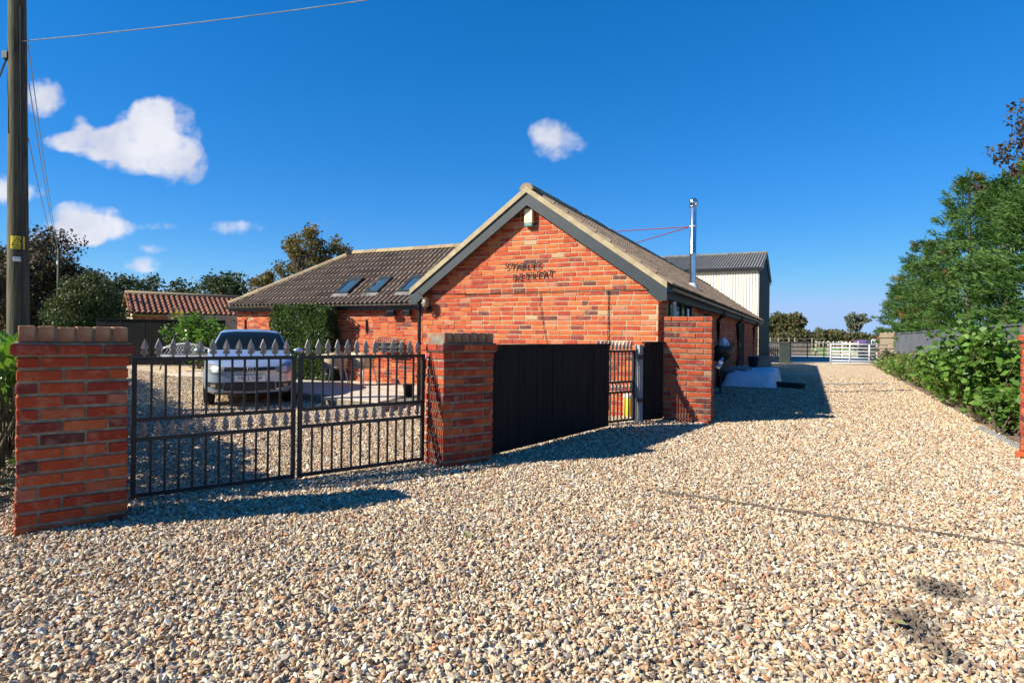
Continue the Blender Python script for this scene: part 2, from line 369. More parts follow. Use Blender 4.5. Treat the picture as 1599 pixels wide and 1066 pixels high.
COPE = [brick_template(.072, .345, .105, 40+i, 'coping_brick') for i in range(4)]
def put_brick(parent, mat, kind, x, y, z, sx=1.0, sy=1.0, j=.003, rz=0.0):
    me = rnd.choice(TP[mat, kind])
    return shared('brick', me, parent, (x+rnd.uniform(-j, j), y+rnd.uniform(-j, j), z+rnd.uniform(-j, j)*.4),
                  (rnd.uniform(-.008, .008), rnd.uniform(-.012, .012), rz+rnd.uniform(-.01, .01)), (sx, sy, rnd.uniform(.95, 1.04)*(.94 if mat == 'pillar_brick' else 1)))

# ------------------------------------------------------------------ the ground
def grid_sheet(name, x0, x1, y0, y1, step, zf, mat, keep=None):
    nx = int((x1-x0)/step)+1; ny = int((y1-y0)/step)+1
    vs = [(x0+i*step, y0+j*step, zf(x0+i*step, y0+j*step)) for j in range(ny) for i in range(nx)]
    fs = [(j*nx+i, j*nx+i+1, (j+1)*nx+i+1, (j+1)*nx+i) for j in range(ny-1) for i in range(nx-1)
          if keep is None or keep(x0+(i+.5)*step, y0+(j+.5)*step)]
    return struct(mobj(name, vs, fs, mat, smooth=True))
struct(mobj('ground', [(-1500, -60, -.2), (1500, -60, -.2), (1500, 2500, -.2), (-1500, 2500, -.2)], [(0, 1, 2, 3)], 'grass_field'))
fence_x = lambda y: .52*y+3.3           # line of the grey fence along the drive
grid_sheet('gravel_drive', -14, 21, -4, 32.4, .35, G, 'gravel_sheet', lambda x, y: x < fence_x(y)+.6)
struct(mobj('field_ground', [(-700, 32, -.012), (700, 32, -.012), (700, 1500, -.012), (-700, 1500, -.012)], [(0, 1, 2, 3)], 'grass_field'))
struct(mobj('garden_ground', [(-80, 3, -.016), (-13.5, 3, -.016), (-13.5, 32.2, -.016), (-80, 32.2, -.016)], [(0, 1, 2, 3)], 'paddock_green'))
struct(mobj('hedge_bank', [(fence_x(-4)+.25, -4, -.016), (70, -4, -.016), (70, 32.2, -.016), (fence_x(32)+.25, 32.2, -.016)], [(0, 1, 2, 3)], 'paddock_green'))
struct(mobj('concrete_yard', [(9, 32.0, .006), (24, 32.0, .006), (31, 46, .006), (13, 46, .006)], [(0, 1, 2, 3)], 'concrete'))
struct(mobj('paddock', [(24, 46.2, .004), (31.5, 46.2, .004), (60, 90, .004), (44, 90, .004)], [(0, 1, 2, 3)], 'paddock_green'))

def scatter_gravel():
    rng = np.random.default_rng(3)
    P = []
    for (y0, y1, dens) in ((1.75, 4.2, 3900), (4.2, 7.0, 2900), (7.0, 10.0, 1500), (10.0, 14.0, 850), (14.0, 21.0, 520)):
        half = lambda y: .90*y+.25
        area = (half(y0)+half(y1))*(y1-y0); n = int(area*dens)
        y = np.sqrt(rng.uniform(y0**2, y1**2, n)); x = rng.uniform(-1, 1, n)*(.90*y+.25)
        ok = (rng.uniform(0, 1, n) < np.clip((21.0-y)/6.0, 0, 1)) & (x < .52*y+2.35+rng.normal(0, .03, n))
        P.append(np.stack([x[ok], y[ok]], 1))
    P = np.concatenate(P); x, y = P[:, 0], P[:, 1]
    z = -.13*np.exp(-(((x+4.6)/3.4)**2+((y-10.2)/3.0)**2))+rng.uniform(-.002, .012, len(x))
    # keep stones off the barn, the patio and the thin drain line
    cth, sth = math.cos(BTH), math.sin(BTH)
    lx = (x-BC.x)*cth-(y-BC.y)*sth; ly = (x-BC.x)*sth+(y-BC.y)*cth
    ok = ~((ly > -.02) & (lx > -BWID-.02) & (lx < .02)) & ~((ly > patio_y(lx)) & (lx < -BWID+.1))
    x, y, z = x[ok], y[ok], z[ok]; n = len(x)
    me = bpy.data.meshes.new('gravel_stones'); me.vertices.add(n)
    me.vertices.foreach_set('co', np.stack([x, y, z], 1).astype(np.float32).ravel())
    rot = np.stack([rng.normal(0, .7, n), rng.normal(0, .7, n), rng.uniform(0, 6.283, n)], 1).astype(np.float32)
    a = me.attributes.new('rot', 'FLOAT_VECTOR', 'POINT'); a.data.foreach_set('vector', rot.ravel())
    s = np.exp(rng.normal(0, .30, n)).clip(.5, 2.0).astype(np.float32)*np.where(y > 7, 1.25, 1.0).astype(np.float32)
    a = me.attributes.new('siz', 'FLOAT', 'POINT'); a.data.foreach_set('value', s)
    a = me.attributes.new('pick', 'INT', 'POINT'); a.data.foreach_set('value', rng.integers(0, 7, n).astype(np.int32))
    o = link(bpy.data.objects.new('gravel_stones', me)); stuff(o); tag(o, 'loose tan and cream gravel stones covering the drive', 'gravel')
    # seven stone shapes joined as islands of one collection
    coll = bpy.data.collections.new('stone_shapes')
    for k in range(7):
        bm = bmesh.new(); bmesh.ops.create_icosphere(bm, subdivisions=2, radius=1)
        r = random.Random(k+5); dirs = [Vector((r.gauss(0, 1), r.gauss(0, 1), r.gauss(0, 1))).normalized() for _ in range(9)]
        cut = [r.uniform(.55, .9) for _ in dirs]
        for v in bm.verts:
            for d, c in zip(dirs, cut):
                t = v.co.dot(d)
                if t > c: v.co -= d*(t-c)*.9
            v.co = Vector((v.co.x*.0140, v.co.y*.0088, v.co.z*.0054))
        sm = bpy.data.meshes.new('stone'); bm.to_mesh(sm); bm.free(); sm.materials.append(MATS['stone'])
        coll.objects.link(bpy.data.objects.new('stone_shape', sm))
    ng = bpy.data.node_groups.new('scatter', 'GeometryNodeTree')
    ng.interface.new_socket('Geometry', in_out='INPUT', socket_type='NodeSocketGeometry'); ng.interface.new_socket('Geometry', in_out='OUTPUT', socket_type='NodeSocketGeometry')
    T = NT(ng); gi = T.new('NodeGroupInput'); go = T.new('NodeGroupOutput')
    ci = T.new('GeometryNodeCollectionInfo', {'Collection': coll, 'Separate Children': True, 'Reset Children': True})
    def attr(nm, ty): return T.new('GeometryNodeInputNamedAttribute', {'Name': nm}, data_type=ty).outputs[0]
    e2r = T.new('FunctionNodeEulerToRotation', {0: attr('rot', 'FLOAT_VECTOR')})
    ip = T.new('GeometryNodeInstanceOnPoints', {'Points': gi.outputs[0], 'Instance': ci.outputs[0], 'Pick Instance': True, 'Instance Index': attr('pick', 'INT'),
                                                'Rotation': e2r.outputs[0], 'Scale': attr('siz', 'FLOAT')})
    T.l.new(ip.outputs[0], go.inputs[0])
    md = o.modifiers.new('scatter', 'NODES'); md.node_group = ng

# ------------------------------------------------------------------ the barn: local x to the right along the gable, local y back along the ridge
BTH = R(26.2); BC = Vector((2.252, 9.3, 0)); BWID = 4.37; BLEN = 20.6; EAVE = 2.06; PITCH = R(35.2); WY = 2.75; WX0 = -12.7; WDEP = 4.3; APEX = EAVE+BWID/2*math.tan(PITCH)
def blocal(p):
    d = Vector((p[0]-BC.x, p[1]-BC.y)); return d.x*math.cos(BTH)-d.y*math.sin(BTH), d.x*math.sin(BTH)+d.y*math.cos(BTH)
def patio_y(lx): return -.95-.306*(lx+5.1)           # front edge of the paved yard
BARN = thing('brick_barn', 'red brick converted barn with gable front, side wing and dark tiled roofs', 'barn', BC, -BTH)

def lay(width, zmin, ztop, start=0):
    """running bond: yields (u0, u1, z0) for each brick"""
    z = zmin; row = start
    while z < ztop:
        u = -(BL+JT)/2 if row % 2 else 0.0
        if rnd.random() < .25: u -= rnd.uniform(.02, .06)
        while u < width:
            w = BL if rnd.random() > .10 else BW
            a, b_ = max(u, 0), min(u+w, width)
            if b_-a > .03: yield a, b_, z
            u += w+JT
        z += CO; row += 1
def box_arrays(M, u0, u1, d, z0, z1, j=.003):
    """front-open box of one brick in a joined wall; d = how far it stands proud"""
    q = [(u0, 0, z0), (u1, 0, z0), (u1, 0, z1), (u0, 0, z1), (u0, -d, z0), (u1, -d, z0), (u1, -d, z1), (u0, -d, z1)]
    return [M @ Vector((a+rnd.uniform(-j, j), b+rnd.uniform(-j, j)*.6, c+rnd.uniform(-j, j))) for a, b, c in q]
BF = [(4, 5, 6, 7), (0, 1, 5, 4), (1, 2, 6, 5), (2, 3, 7, 6), (3, 0, 4, 7)]
def build_barn():
    # mortar bodies
    g = MB(); g.prism([(-BWID, -.15), (0, -.15), (0, EAVE), (-BWID/2, APEX), (-BWID, EAVE)], 'y', 0.0, .22); gable = g.obj('gable_wall', 'mortar', BARN)
    b = MB(); b.box(-.22, 0, .22, BLEN, -.15, EAVE); rwall = b.obj('side_wall', 'mortar', BARN)
    b = MB(); b.box(-BWID, -BWID+.22, .22, BLEN, -.15, EAVE); lwall = b.obj('yard_wall', 'mortar', BARN)
    b = MB(); b.prism([(-BWID, -.15), (0, -.15), (0, EAVE), (-BWID/2, APEX), (-BWID, EAVE)], 'y', BLEN-.22, BLEN); b.obj('rear_wall', 'mortar', BARN)
    b = MB(); b.box(WX0, -BWID, WY, WY+.22, -.15, EAVE); wwall = b.obj('wing_wall', 'mortar', BARN)
    b = MB(); b.box(WX0, WX0+.22, WY+.22, WY+WDEP, -.15, EAVE); b.box(WX0+.22, -BWID, WY+WDEP-.22, WY+WDEP, -.15, EAVE); b.obj('wing_end_wall', 'mortar', BARN)
    # gable bricks: the largest seen as single pieces
    lst = []
    for u0, u1, z in lay(BWID, .0, APEX):
        x0, x1 = u0-BWID, u1-BWID
        lim = APEX-abs(np.array([x0, x1])+BWID/2)*math.tan(PITCH)
        if z+BH > lim.max()-.02: continue
        while z+BH > APEX-abs(x0+BWID/2)*math.tan(PITCH)-.02 and x0 < x1-.03: x0 += .02
        while z+BH > APEX-abs(x1+BWID/2)*math.tan(PITCH)-.02 and x1 > x0+.03: x1 -= .02
        if x1-x0 > .03: lst.append((x0, x1, z))
    def vis(q):      # in view above the gates and fence panels, nearest first
        x, z = (q[0]+q[1])/2, q[2]; c, s = math.cos(BTH), math.sin(BTH); Y = BC.y-x*s
        return (0 if (z > 1.12 and x > -BWID+.05) else 1, Y+.25*abs(z-1.25))
    lst.sort(key=vis)
    for x0, x1, z in lst[:290]:
        put_brick(gable, 'brick', 'F', (x0+x1)/2, BW/2-.007, z+BH/2, (x1-x0)/BL, 1, .0025)
    mb = MB(); I = Matrix.Identity(4)
    for x0, x1, z in lst[290:]: mb.add(box_arrays(I, x0, x1, .007+rnd.uniform(-.003, .004), z, z+BH), BF)
    stuff(mb.obj('brickwork', 'brick', gable, fix=False))
    # side wall toward the drive, with openings
    mb = MB(); Mr = Matrix.Translation((0, .0, 0)) @ Matrix.Rotation(R(90), 4, 'Z')
    opens = [(.75, 2.85, 1.05, 1.95), (11.9, 13.7, -.1, 2.0), (4.6, 5.5, -.1, 2.0)]
    for u0, u1, z in lay(BLEN, .0, EAVE-.1, 1):
        if any(u1 > a and u0 < c and z+BH > d and z < e for a, c, d, e in opens): continue
        mb.add(box_arrays(Mr, u0, u1, .007+rnd.uniform(-.003, .004), z, z+BH), BF)
    for k in range(int(BLEN/.23)): 
        if not 3.6 > k*.23 > .6: mb.add(box_arrays(Mr, k*.23+.02, k*.23+.13, .045, EAVE-.26, EAVE-.19), BF)
    stuff(mb.obj('brickwork', 'brick', rwall, fix=False))
    mb = MB(); Ml = Matrix.Translation((-BWID, WY, 0)) @ Matrix.Rotation(R(-90), 4, 'Z')
    for u0, u1, z in lay(WY, .0, EAVE-.05): mb.add(box_arrays(Ml, u0, u1, .012, z, z+BH), BF)
    stuff(mb.obj('brickwork', 'brick', lwall, fix=False))
    mb = MB(); Mw = Matrix.Translation((WX0, WY, 0)); wl = -BWID-WX0
    for u0, u1, z in lay(wl, .0, EAVE-.02): 
        mb.add(box_arrays(Mw, u0, u1, .007+rnd.uniform(-.003, .004), z, z+BH), BF)
    stuff(mb.obj('brickwork', 'brick', wwall, fix=False))
    mb = MB(); 
    for k in range(int(wl/.235)):                       # dentil course under the wing's eaves
        mb.add(box_arrays(Mw, k*.235+.03, k*.235+.145, .055, EAVE-.245, EAVE-.165), BF)
    mb.add(box_arrays(Mw, -.01, wl, .05, EAVE-.155, EAVE-.02), BF)
    stuff(mb.obj('dentil_course', 'brick', wwall, fix=False))
    Me = Matrix.Translation((WX0, WY+WDEP, 0)) @ Matrix.Rotation(R(-90), 4, 'Z'); mb = MB()
    for u0, u1, z in lay(WDEP, .0, EAVE-.02): mb.add(box_arrays(Me, u0, u1, .012, z, z+BH), BF)
    stuff(mb.obj('brickwork', 'brick', wwall, fix=False))
    # ---- roofs
    OV = .17; gv = .16                                   # eave overhang, gable overhang
    tp = math.tan(PITCH); rz = APEX+.10
    roofm = MB()
    def slab(p, th=.05): n = len(p); d = Vector((0, 0, -th)); roofm.add(list(p)+[q+d for q in p], [tuple(range(n)), tuple(range(2*n-1, n-1, -1))]+[(i, i+n, (i+1) % n+n, (i+1) % n) for i in range(n)])
    xl, xr, xm = -BWID-OV, OV, -BWID/2; ze = rz-(BWID/2+OV)*tp
    slab([Vector(q) for q in ((xm, -gv, rz), (xr, -gv, ze), (xr, BLEN+.1, ze), (xm, BLEN+.1, rz))])
    slab([Vector(q) for q in ((xl, -gv, ze), (xm, -gv, rz), (xm, BLEN+.1, rz), (xl, BLEN+.1, ze))])
    wy0, wy1 = WY-OV, WY+WDEP+OV; wm = (wy0+wy1)/2; wz = rz-.05; we = wz-(wm-wy0)*tp; hx = WX0-OV; hr = hx+(wm-wy0)*1.12
    slab([Vector(q) for q in ((hx, wy0, we), (xm, wy0, we), (xm, wm, wz), (hr, wm, wz))])
    slab([Vector(q) for q in ((xm, wy1, we), (hx, wy1, we), (hr, wm, wz), (xm, wm, wz))])
    slab([Vector(q) for q in ((hx, wy1, we), (hx, wy0, we), (hr, wm, wz))])
    roof = roofm.obj('roof', 'tile', BARN)
    # double-roman tiles
    TWD, GA, TL = .30, .30, .37
    def tile_mesh():
        prof = []
        for base in (0, .15):
            prof += [(base+.0, .004), (base+.05, .0), (base+.088, .004)]
            prof += [(base+.088+.031*(1-math.cos(t)), .004+.048*math.sin(t)) for t in (math.pi*.25, math.pi*.5, math.pi*.75)]
        prof.append((.30, .004)); n = len(prof); vs = []
        for v_, lift in ((0, .030), (TL, .004)): vs += [(x-.15, v_, z+lift) for x, z in prof]
        vs += [(x-.15, 0, z+.030-.016) for x, z in prof]
        fs = [(i, i+1, n+i+1, n+i) for i in range(n-1)]+[(i+1, i, 2*n+i, 2*n+i+1) for i in range(n-1)]
        return vs, fs
    tv, tf = tile_mesh(); tm = bpy.data.meshes.new('tile'); tm.from_pydata(tv, [], tf); tm.materials.append(MATS['tile'])
    def slope_frame(o, ux, upv):
        ux = Vector(ux).normalized(); upv = Vector(upv).normalized(); n = ux.cross(upv); M = Matrix((ux, upv, n)).transposed().to_4x4(); M.translation = Vector(o); return M
    # wing, yard side: u from the hip end to the valley
    sl_len = (wm-wy0)/math.cos(PITCH); Mf = slope_frame((hx, wy0, we), (1, 0, 0), (0, math.cos(PITCH), math.sin(PITCH)))
    wid = xm-hx; LR = []
    Mi = (Matrix.Translation(BC) @ Matrix.Rotation(-BTH, 4, 'Z') @ Mf).inverted()
    def on_slope(px, py):
        a = Mi @ Vector((0, 0, CAMH)); b_ = Mi @ at(px, py, 20.0); k = a.z/(a.z-b_.z); q = a+(b_-a)*k; return q.x, q.y
    for x0, x1 in ((529, 548), (575, 593), (625, 646)): LR.append((on_slope(x0, 457)[0], on_slope(x1, 457)[0]))
    print('rooflights', LR, on_slope(529, 458), on_slope(549, 437), on_slope(533, 396), on_slope(711, 386), 'slope', sl_len, wid)
    cnt = 0; extra = MB()
    for r_ in range(int(sl_len/GA)+1):
        v0 = r_*GA-.03; ulo = (v0+.12)*math.cos(PITCH)*1.12
        for c_ in range(int(wid/TWD)+1):
            u = c_*TWD+.15
            if u+.15 < ulo: continue
            if v0+TL > sl_len: pass
            if any(a-.03 < u < b_+.03 and .40 < v0+.15 < 1.05 for a, b_ in LR): continue
            if u > wid-2.0 and v0 > (wid-u)*1.25+.4: continue
            ln = min(TL, sl_len-v0); 
            if ln < .05: continue
            cut = u-.15 < ulo+.2
            if not cut and cnt < 285:
                o = shared('tile', tm, roof, (0, 0, 0)); L = Mf @ Matrix.Translation((u, v0, .012+rnd.uniform(0, .004))) @ Matrix.Rotation(rnd.uniform(-.012, .012), 4, 'Z') @ Matrix.Diagonal((1, ln/TL, 1, 1)); o.matrix_local = L; cnt += 1
            else:
                vs = []
                for q in tv:
                    p = Vector((q[0]+u, q[1]*ln/TL+v0, q[2]+.012)); p.x = max(p.x, p.y*math.cos(PITCH)*1.12); vs.append(Mf @ p)
                extra.add(vs, tf)
    # main roof, drive side and yard side: joined
    Ms = slope_frame((xr, -gv, ze), (0, 1, 0), (-math.cos(PITCH), 0, math.sin(PITCH))); sl2 = (xr-xm)/math.cos(PITCH)
    for r_ in range(int(sl2/GA)+1):
        for c_ in range(int((BLEN+.2)/TWD)):
            ln = min(TL, sl2-(r_*GA-.03))
            if ln < .05: continue
            dz = rnd.uniform(0, .006); extra.add([Ms @ Vector((q[0]+c_*TWD+.15, q[1]*ln/TL+r_*GA-.03, q[2]+.012+dz)) for q in tv], tf)
    Ms2 = slope_frame((xl, WY+8, ze), (0, -1, 0), (math.cos(PITCH), 0, math.sin(PITCH)))
    for r_ in range(int(sl2/GA)+1):
        for c_ in range(int((WY+8+gv)/TWD)):
            ln = min(TL, sl2-(r_*GA-.03)); 
            if ln >= .05: extra.add([Ms2 @ Vector((q[0]+c_*TWD+.15, q[1]*ln/TL+r_*GA-.03, q[2]+.012)) for q in tv], tf)
    stuff(extra.obj('tile_rows', 'tile', roof, fix=False))
    # ridge and hip tiles
    hm = bpy.data.meshes.new('ridge_tile'); n = 9
    hv = [(y, .125*math.cos(t), .115*math.sin(t)) for y in (0, .44) for t in [math.pi*k/(n-1) for k in range(n)]]
    hm.from_pydata(hv, [], [(i, i+1, n+i+1, n+i) for i in range(n-1)]+[tuple(range(n)), tuple(range(2*n-1, n-1, -1))]); hm.materials.append(MATS['ridge_tile'])
    def ridge(p0, p1):
        p0, p1 = Vector(p0), Vector(p1); d = (p1-p0); L = d.length; d.normalize(); s = Vector((0, 0, 1)).cross(d).normalized(); up = d.cross(s); k = 0
        while k*.45 < L-.1:
            o = shared('ridge_tile', hm, roof, (0, 0, 0)); M = Matrix((d, s, up)).transposed().to_4x4()
            M.translation = p0+d*k*.45+Vector((0, 0, rnd.uniform(-.006, .006)-.02)); o.matrix_local = M @ Matrix.Rotation(rnd.uniform(-.02, .02), 4, 'Y'); k += 1
    ridge((xm, -gv-.03, rz+.02), (xm, BLEN, rz+.02)); ridge((hr, wm, wz+.03), (xm-1.0, wm, wz+.03)); ridge((hx+.02, wy0+.02, we+.04), (hr-.16, wm-.14, wz-.06)); ridge((hx+.02, wy1-.02, we+.04), (hr-.16, wm+.14, wz-.06))
    # verges, bargeboards, boxed eaves
    for sgn, nm in ((-1, 'l'), (1, 'r')):
        xe = xm+sgn*(BWID/2+OV); cth = math.cos(PITCH)
        e0 = Vector((xm, 0, rz)); e1 = Vector((xe, 0, ze)); dn = Vector((0, 0, -1))
        def strip(name, mat, top, bot, y0, y1):
            mb = MB(); a, b2 = e0-dn*top, e1-dn*top; c2, d2 = e1+dn*bot, e0+dn*bot
            mb.prism([(a.x, a.z), (b2.x, b2.z), (c2.x, c2.z), (d2.x, d2.z)], 'y', y0, y1); return mb.obj(name, mat, BARN)
        strip('verge', 'verge', .055, .045, -gv-.035, -gv+.06)
        strip('bargeboard', 'slate_paint', -.0455, .255, -gv-.008, -gv+.026)
        mb = MB(); mb.prism([(xe, ze-.05), (xe, ze-.235), (xe-sgn*.14, ze-.235), (xe-sgn*.30, ze-.10), (xe-sgn*.2, ze-.02)], 'y', -gv-.03, -gv-.0095) ; mb.obj('eave_box', 'slate_paint', BARN)
        mb = MB(); x0, x1 = sorted((xe-sgn*.006, xe-sgn*(OV-.014))); mb.box(x0, x1, -gv+.03, 6 if sgn < 0 else BLEN, ze-.19, ze-.165); mb.obj('soffit', 'slate_paint', BARN)
        mb = MB(); x0, x1 = sorted((xe-sgn*.02, xe-sgn*.045)); mb.box(x0, x1, -gv+.03, WY-OV if sgn < 0 else BLEN, ze-.20, ze-.055); mb.obj('fascia', 'slate_paint', BARN)
    def gutter(p0, p1, name='gutter'):
        p0, p1 = Vector(p0), Vector(p1); d = (p1-p0).normalized(); s = Vector((0, 0, 1)).cross(d); mb = MB(); n = 8
        prof = [(math.cos(math.pi+math.pi*k/n)*.056, math.sin(math.pi+math.pi*k/n)*.056) for k in range(n+1)]; prof += [(x*.86, z*.86) for x, z in reversed(prof)]
        m_ = len(prof); vs = [p+s*x+Vector((0, 0, z)) for p in (p0, p1) for x, z in prof]
        mb.add(vs, [tuple(range(m_)), tuple(range(2*m_-1, m_-1, -1))]+[(i, i+m_, (i+1) % m_+m_, (i+1) % m_) for i in range(m_)]); return mb.obj(name, 'gutter_black', BARN)
    gutter((xr+.045, -gv-.02, ze-.045), (xr+.045, BLEN, ze-.06)); gutter((hx-.05, wy0-.05, we-.045), (xl-.02, wy0-.05, we-.045))
    mb = MB(); mb.box(hx+.02, xl, wy0+.02, wy0+.045, we-.17, we-.055); mb.obj('fascia', 'gutter_black', BARN)
    def pipe(x, y, z0, z1, dx, dy, nm='downpipe'):
        mb = MB(); mb.tube([(x+dx, y+dy, z1), (x+dx, y+dy, z1-.07), (x, y, z1-.24), (x, y, z0)], .034 if x < 0 else .046, 10); o = mb.obj(nm, 'gutter_black', BARN, True)
        for z in (z1-.3, z1-.9, z1-1.5):
            c = MB(); c.tube([(x, y, z), (x, y, z+.04)], .046 if x < 0 else .058, 10); c.obj('pipe_clip', 'gutter_black', o)
    pipe(-BWID-.06, WY-OV-.10 if False else -.02, .0, we-.05, 0, .0)
    pipe(.065, 11.0, .0, ze-.09, .15, 0); pipe(.065, 17.4, .0, ze-.09, .15, 0); pipe(.05, 6.6, .0, ze-.09, .15, 0)
    # rooflights
    for a, b2 in LR:
        mb = MB(); v0, v1 = .42, 1.12; 
        for q in ((a, b2, v0, v0+.06), (a, b2, v1-.06, v1), (a, a+.055, v0+.06, v1-.06), (b2-.055, b2, v0+.06, v1-.06)):
            mb.box(q[0], q[1], q[2], q[3], .0, .095, Mf)
        f = mb.obj('rooflight', 'slate_paint', roof)
        mb = MB(); mb.box(a+.05, b2-.05, v0+.055, v1-.055, .06, .075, Mf); mb.obj('pane', 'glass_roof', f)
        mb = MB(); mb.box(a-.05, b2+.05, v0-.16, v0-.002, .052, .064, Mf); mb.obj('flashing', 'asbestos', f)
        mb = MB(); mb.box(a-.02, b2+.02, v1+.002, v1+.06, .05, .11, Mf); mb.obj('hood', 'slate_paint', f)
    # window, doors on the drive side
    def window(y0, y1, z0, z1, n):
        mb = MB(); t = .05
        mb.box(-.02, .03, y0, y1, z0, z0+t); mb.box(-.02, .03, y0, y1, z1-t, z1)
        for k in range(n+1): yy = y0+(y1-y0-t)*k/n; mb.box(-.02, .03, yy, yy+t, z0+t, z1-t)
        f = mb.obj('window', 'slate_paint', BARN)
        for k in range(n): a = y0+(y1-y0-t)*k/n+t; mb = MB(); mb.box(.0, .006, a-.002, y0+(y1-y0-t)*(k+1)/n+.002, z0+t-.002, z1-t+.002); mb.obj('pane', 'glass_dark', f)
    window(.75, 2.85, 1.05, 1.95, 4)
    for y0, y1 in ((11.9, 13.7), (4.6, 5.5)):
        mb = MB(); mb.box(-.01, .03, y0, y1, -.05, 2.0); d = mb.obj('door', 'black_board', BARN); mb = MB(); mb.box(.032, .06, y0+.1, y0+.13, .95, 1.08); mb.obj('handle', 'steel', d)
    # cables clipped to the gable
    def cable(pts, r=.006):
        mb = MB(); mb.tube(pts, r, 5); mb.obj('cable', 'gutter_black', BARN)
    cable([(-BWID+.02, -.022, 2.0), (-3.2, -.022, 1.985), (-2.0, -.022, 1.99), (-1.0, -.022, 2.0), (-.02, -.022, 1.985)])
    cable([(-.79, -.022, 1.99), (-.785, -.022, .1)], .007); cable([(-1.98, -.022, 1.98), (-1.95, -.022, 1.6), (-1.84, -.022, 1.1)], .004)
    cable([(-BWID-1.5, WY-.022, 1.8), (-BWID-1.5, WY-.022, .7)], .004)
    return Mf, ze, we, rz, xm, xr
Mf, ZE, WE, RZ, XM, XR = build_barn()

# ------------------------------------------------------------------ paved yard
def build_patio():
    p = MB(); x0 = -14.6
    p.add([Vector(q) for q in ((-BWID-.02, patio_y(-BWID), -.1), (x0, patio_y(x0), -.1), (x0, WY+3.5, -.1), (WX0-.03, WY+3.5, -.1), (WX0-.03, WY-.03, -.1), (-BWID-.02, WY-.03, -.1))]+
          [Vector(q) for q in ((-BWID-.02, patio_y(-BWID), .028), (x0, patio_y(x0), .028), (x0, WY+3.5, .028), (WX0-.03, WY+3.5, .028), (WX0-.03, WY-.03, .028), (-BWID-.02, WY-.03, .028))],
          [(6, 7, 8, 9, 10, 11), (0, 6, 11, 5), (0, 1, 7, 6), (1, 2, 8, 7)])
    root = p.obj('patio', 'mortar_grey'); root.location = BC; root.rotation_euler = (0, 0, -BTH); struct(root)
    y = WY-.06; row = 0
    while y > -2.6:
        h = (.6, .45, .6, .75)[row % 4]; x = -BWID-.03-(row*.37) % .5
        while x > x0:
            w = (.6, .45, .75, .6, .9)[int(abs(x)*7+row) % 5]; a, b = x-w, x; c, d = y-h, y
            if c > patio_y(a)-.25 and c > patio_y(b)-.25:
                mb = MB(); z = .05+rnd.uniform(-.004, .004); mb.box(max(a, x0)+.008, b-.008, c+.008, d-.008, .0, z, j=.002); mb.obj('slab', 'slab', root)
            x -= w
        y -= h; row += 1
    for k in range(7):
        for q in range(4):
            if WX0-.1-k*.62 > x0+.3:
                mb = MB(); mb.box(WX0-.05-(k+1)*.62+.008, WX0-.05-k*.62-.008, WY+.0+q*.7+.008, WY+.0+(q+1)*.7-.008, .0, .05, j=.002); mb.obj('slab', 'slab', root)
build_patio()
scatter_gravel()

# ------------------------------------------------------------------ brick gate pillars
def pillar(label, p, ang, ev, od, n, cap, dz=-.03):
    root = thing('brick_pillar', label, 'pillar', (p[0], p[1], dz), ang)
    wd = sum(BL if k == 'F' else BW for k in ev)+JT*(len(ev)-1); D = BW+JT+BL
    H = n*CO
    mb = MB(); mb.box(.009, wd-.009, .009, D-.009, 0, H-.004); mb.obj('mortar_core', 'mortar_grey', root)
    for i in range(n):
        z = i*CO+BH/2+.006
        for pat, back in ((ev if i % 2 == 0 else od, False), (od if i % 2 == 0 else ev, True)):
            x = 0
            for k in pat:
                l = BL if k == 'F' else BW
                yy = (BW/2 if k == 'F' else BL/2); yy = D-yy if back else yy
                put_brick(root, 'pillar_brick', k, x+l/2, yy, z); x += l+JT
    if cap:
        x = -.03; z = H+BH/2+.006
        while x < wd+.03-.05:                       # projecting course
            l = min(BL, wd+.03-x)
            for yy in (-.03+BW/2, D+.03-BW/2): put_brick(root, 'pillar_brick', 'F', x+l/2, yy, z, l/BL)
            x += l+JT
        for xx in (-.03+BW/2, wd+.03-BW/2): put_brick(root, 'pillar_brick', 'H', xx, D/2, z, 1, .75)
        mb = MB(); mb.box(-.015, wd+.015, -.015, D+.015, H-.002, H+CO); mb.obj('mortar_core', 'mortar_grey', root)
        m_ = int(wd/.084); st = wd/m_
        for k in range(m_): shared('coping_brick', rnd.choice(COPE), root, ((k+.5)*st, D/2, H+CO+.0535+rnd.uniform(-.004, .004)), (rnd.uniform(-.01, .01), rnd.uniform(-.03, .03), rnd.uniform(-.01, .01)), ((st-.013)/.072, 1, .93))
        mb = MB(); mb.box(.008, wd-.008, .01, D-.01, H+CO+.001, H+CO+.098); mb.obj('mortar_core', 'mortar_grey', root)
    return root
PA = R(38.5)
lp = gnd(22, 838)
pillar('brick gate pillar at far left against the laurel hedge, its front in shade', (lp.x, lp.y), PA, 'FFH', 'HFF', 14, True)
mp = gnd(690.5, 731)
pillar('middle brick gate pillar between the iron gates and the black boarded panel', (mp.x, mp.y), R(37), 'FFH', 'HFF', 14, True)
rp = gnd(1031, 655)
RPA = R(-24.5)
pillar('sunlit flat-topped brick pillar standing against the barn corner', (rp.x+.02, rp.y-.08), RPA, 'FFF', 'HFFH', 20, False)
ep = gnd(1595, 713)
pillar('brick pillar cut off by the right edge of the picture, beside leafy shrubs', (ep.x, ep.y), R(-37), 'FFH', 'HFF', 16, True)

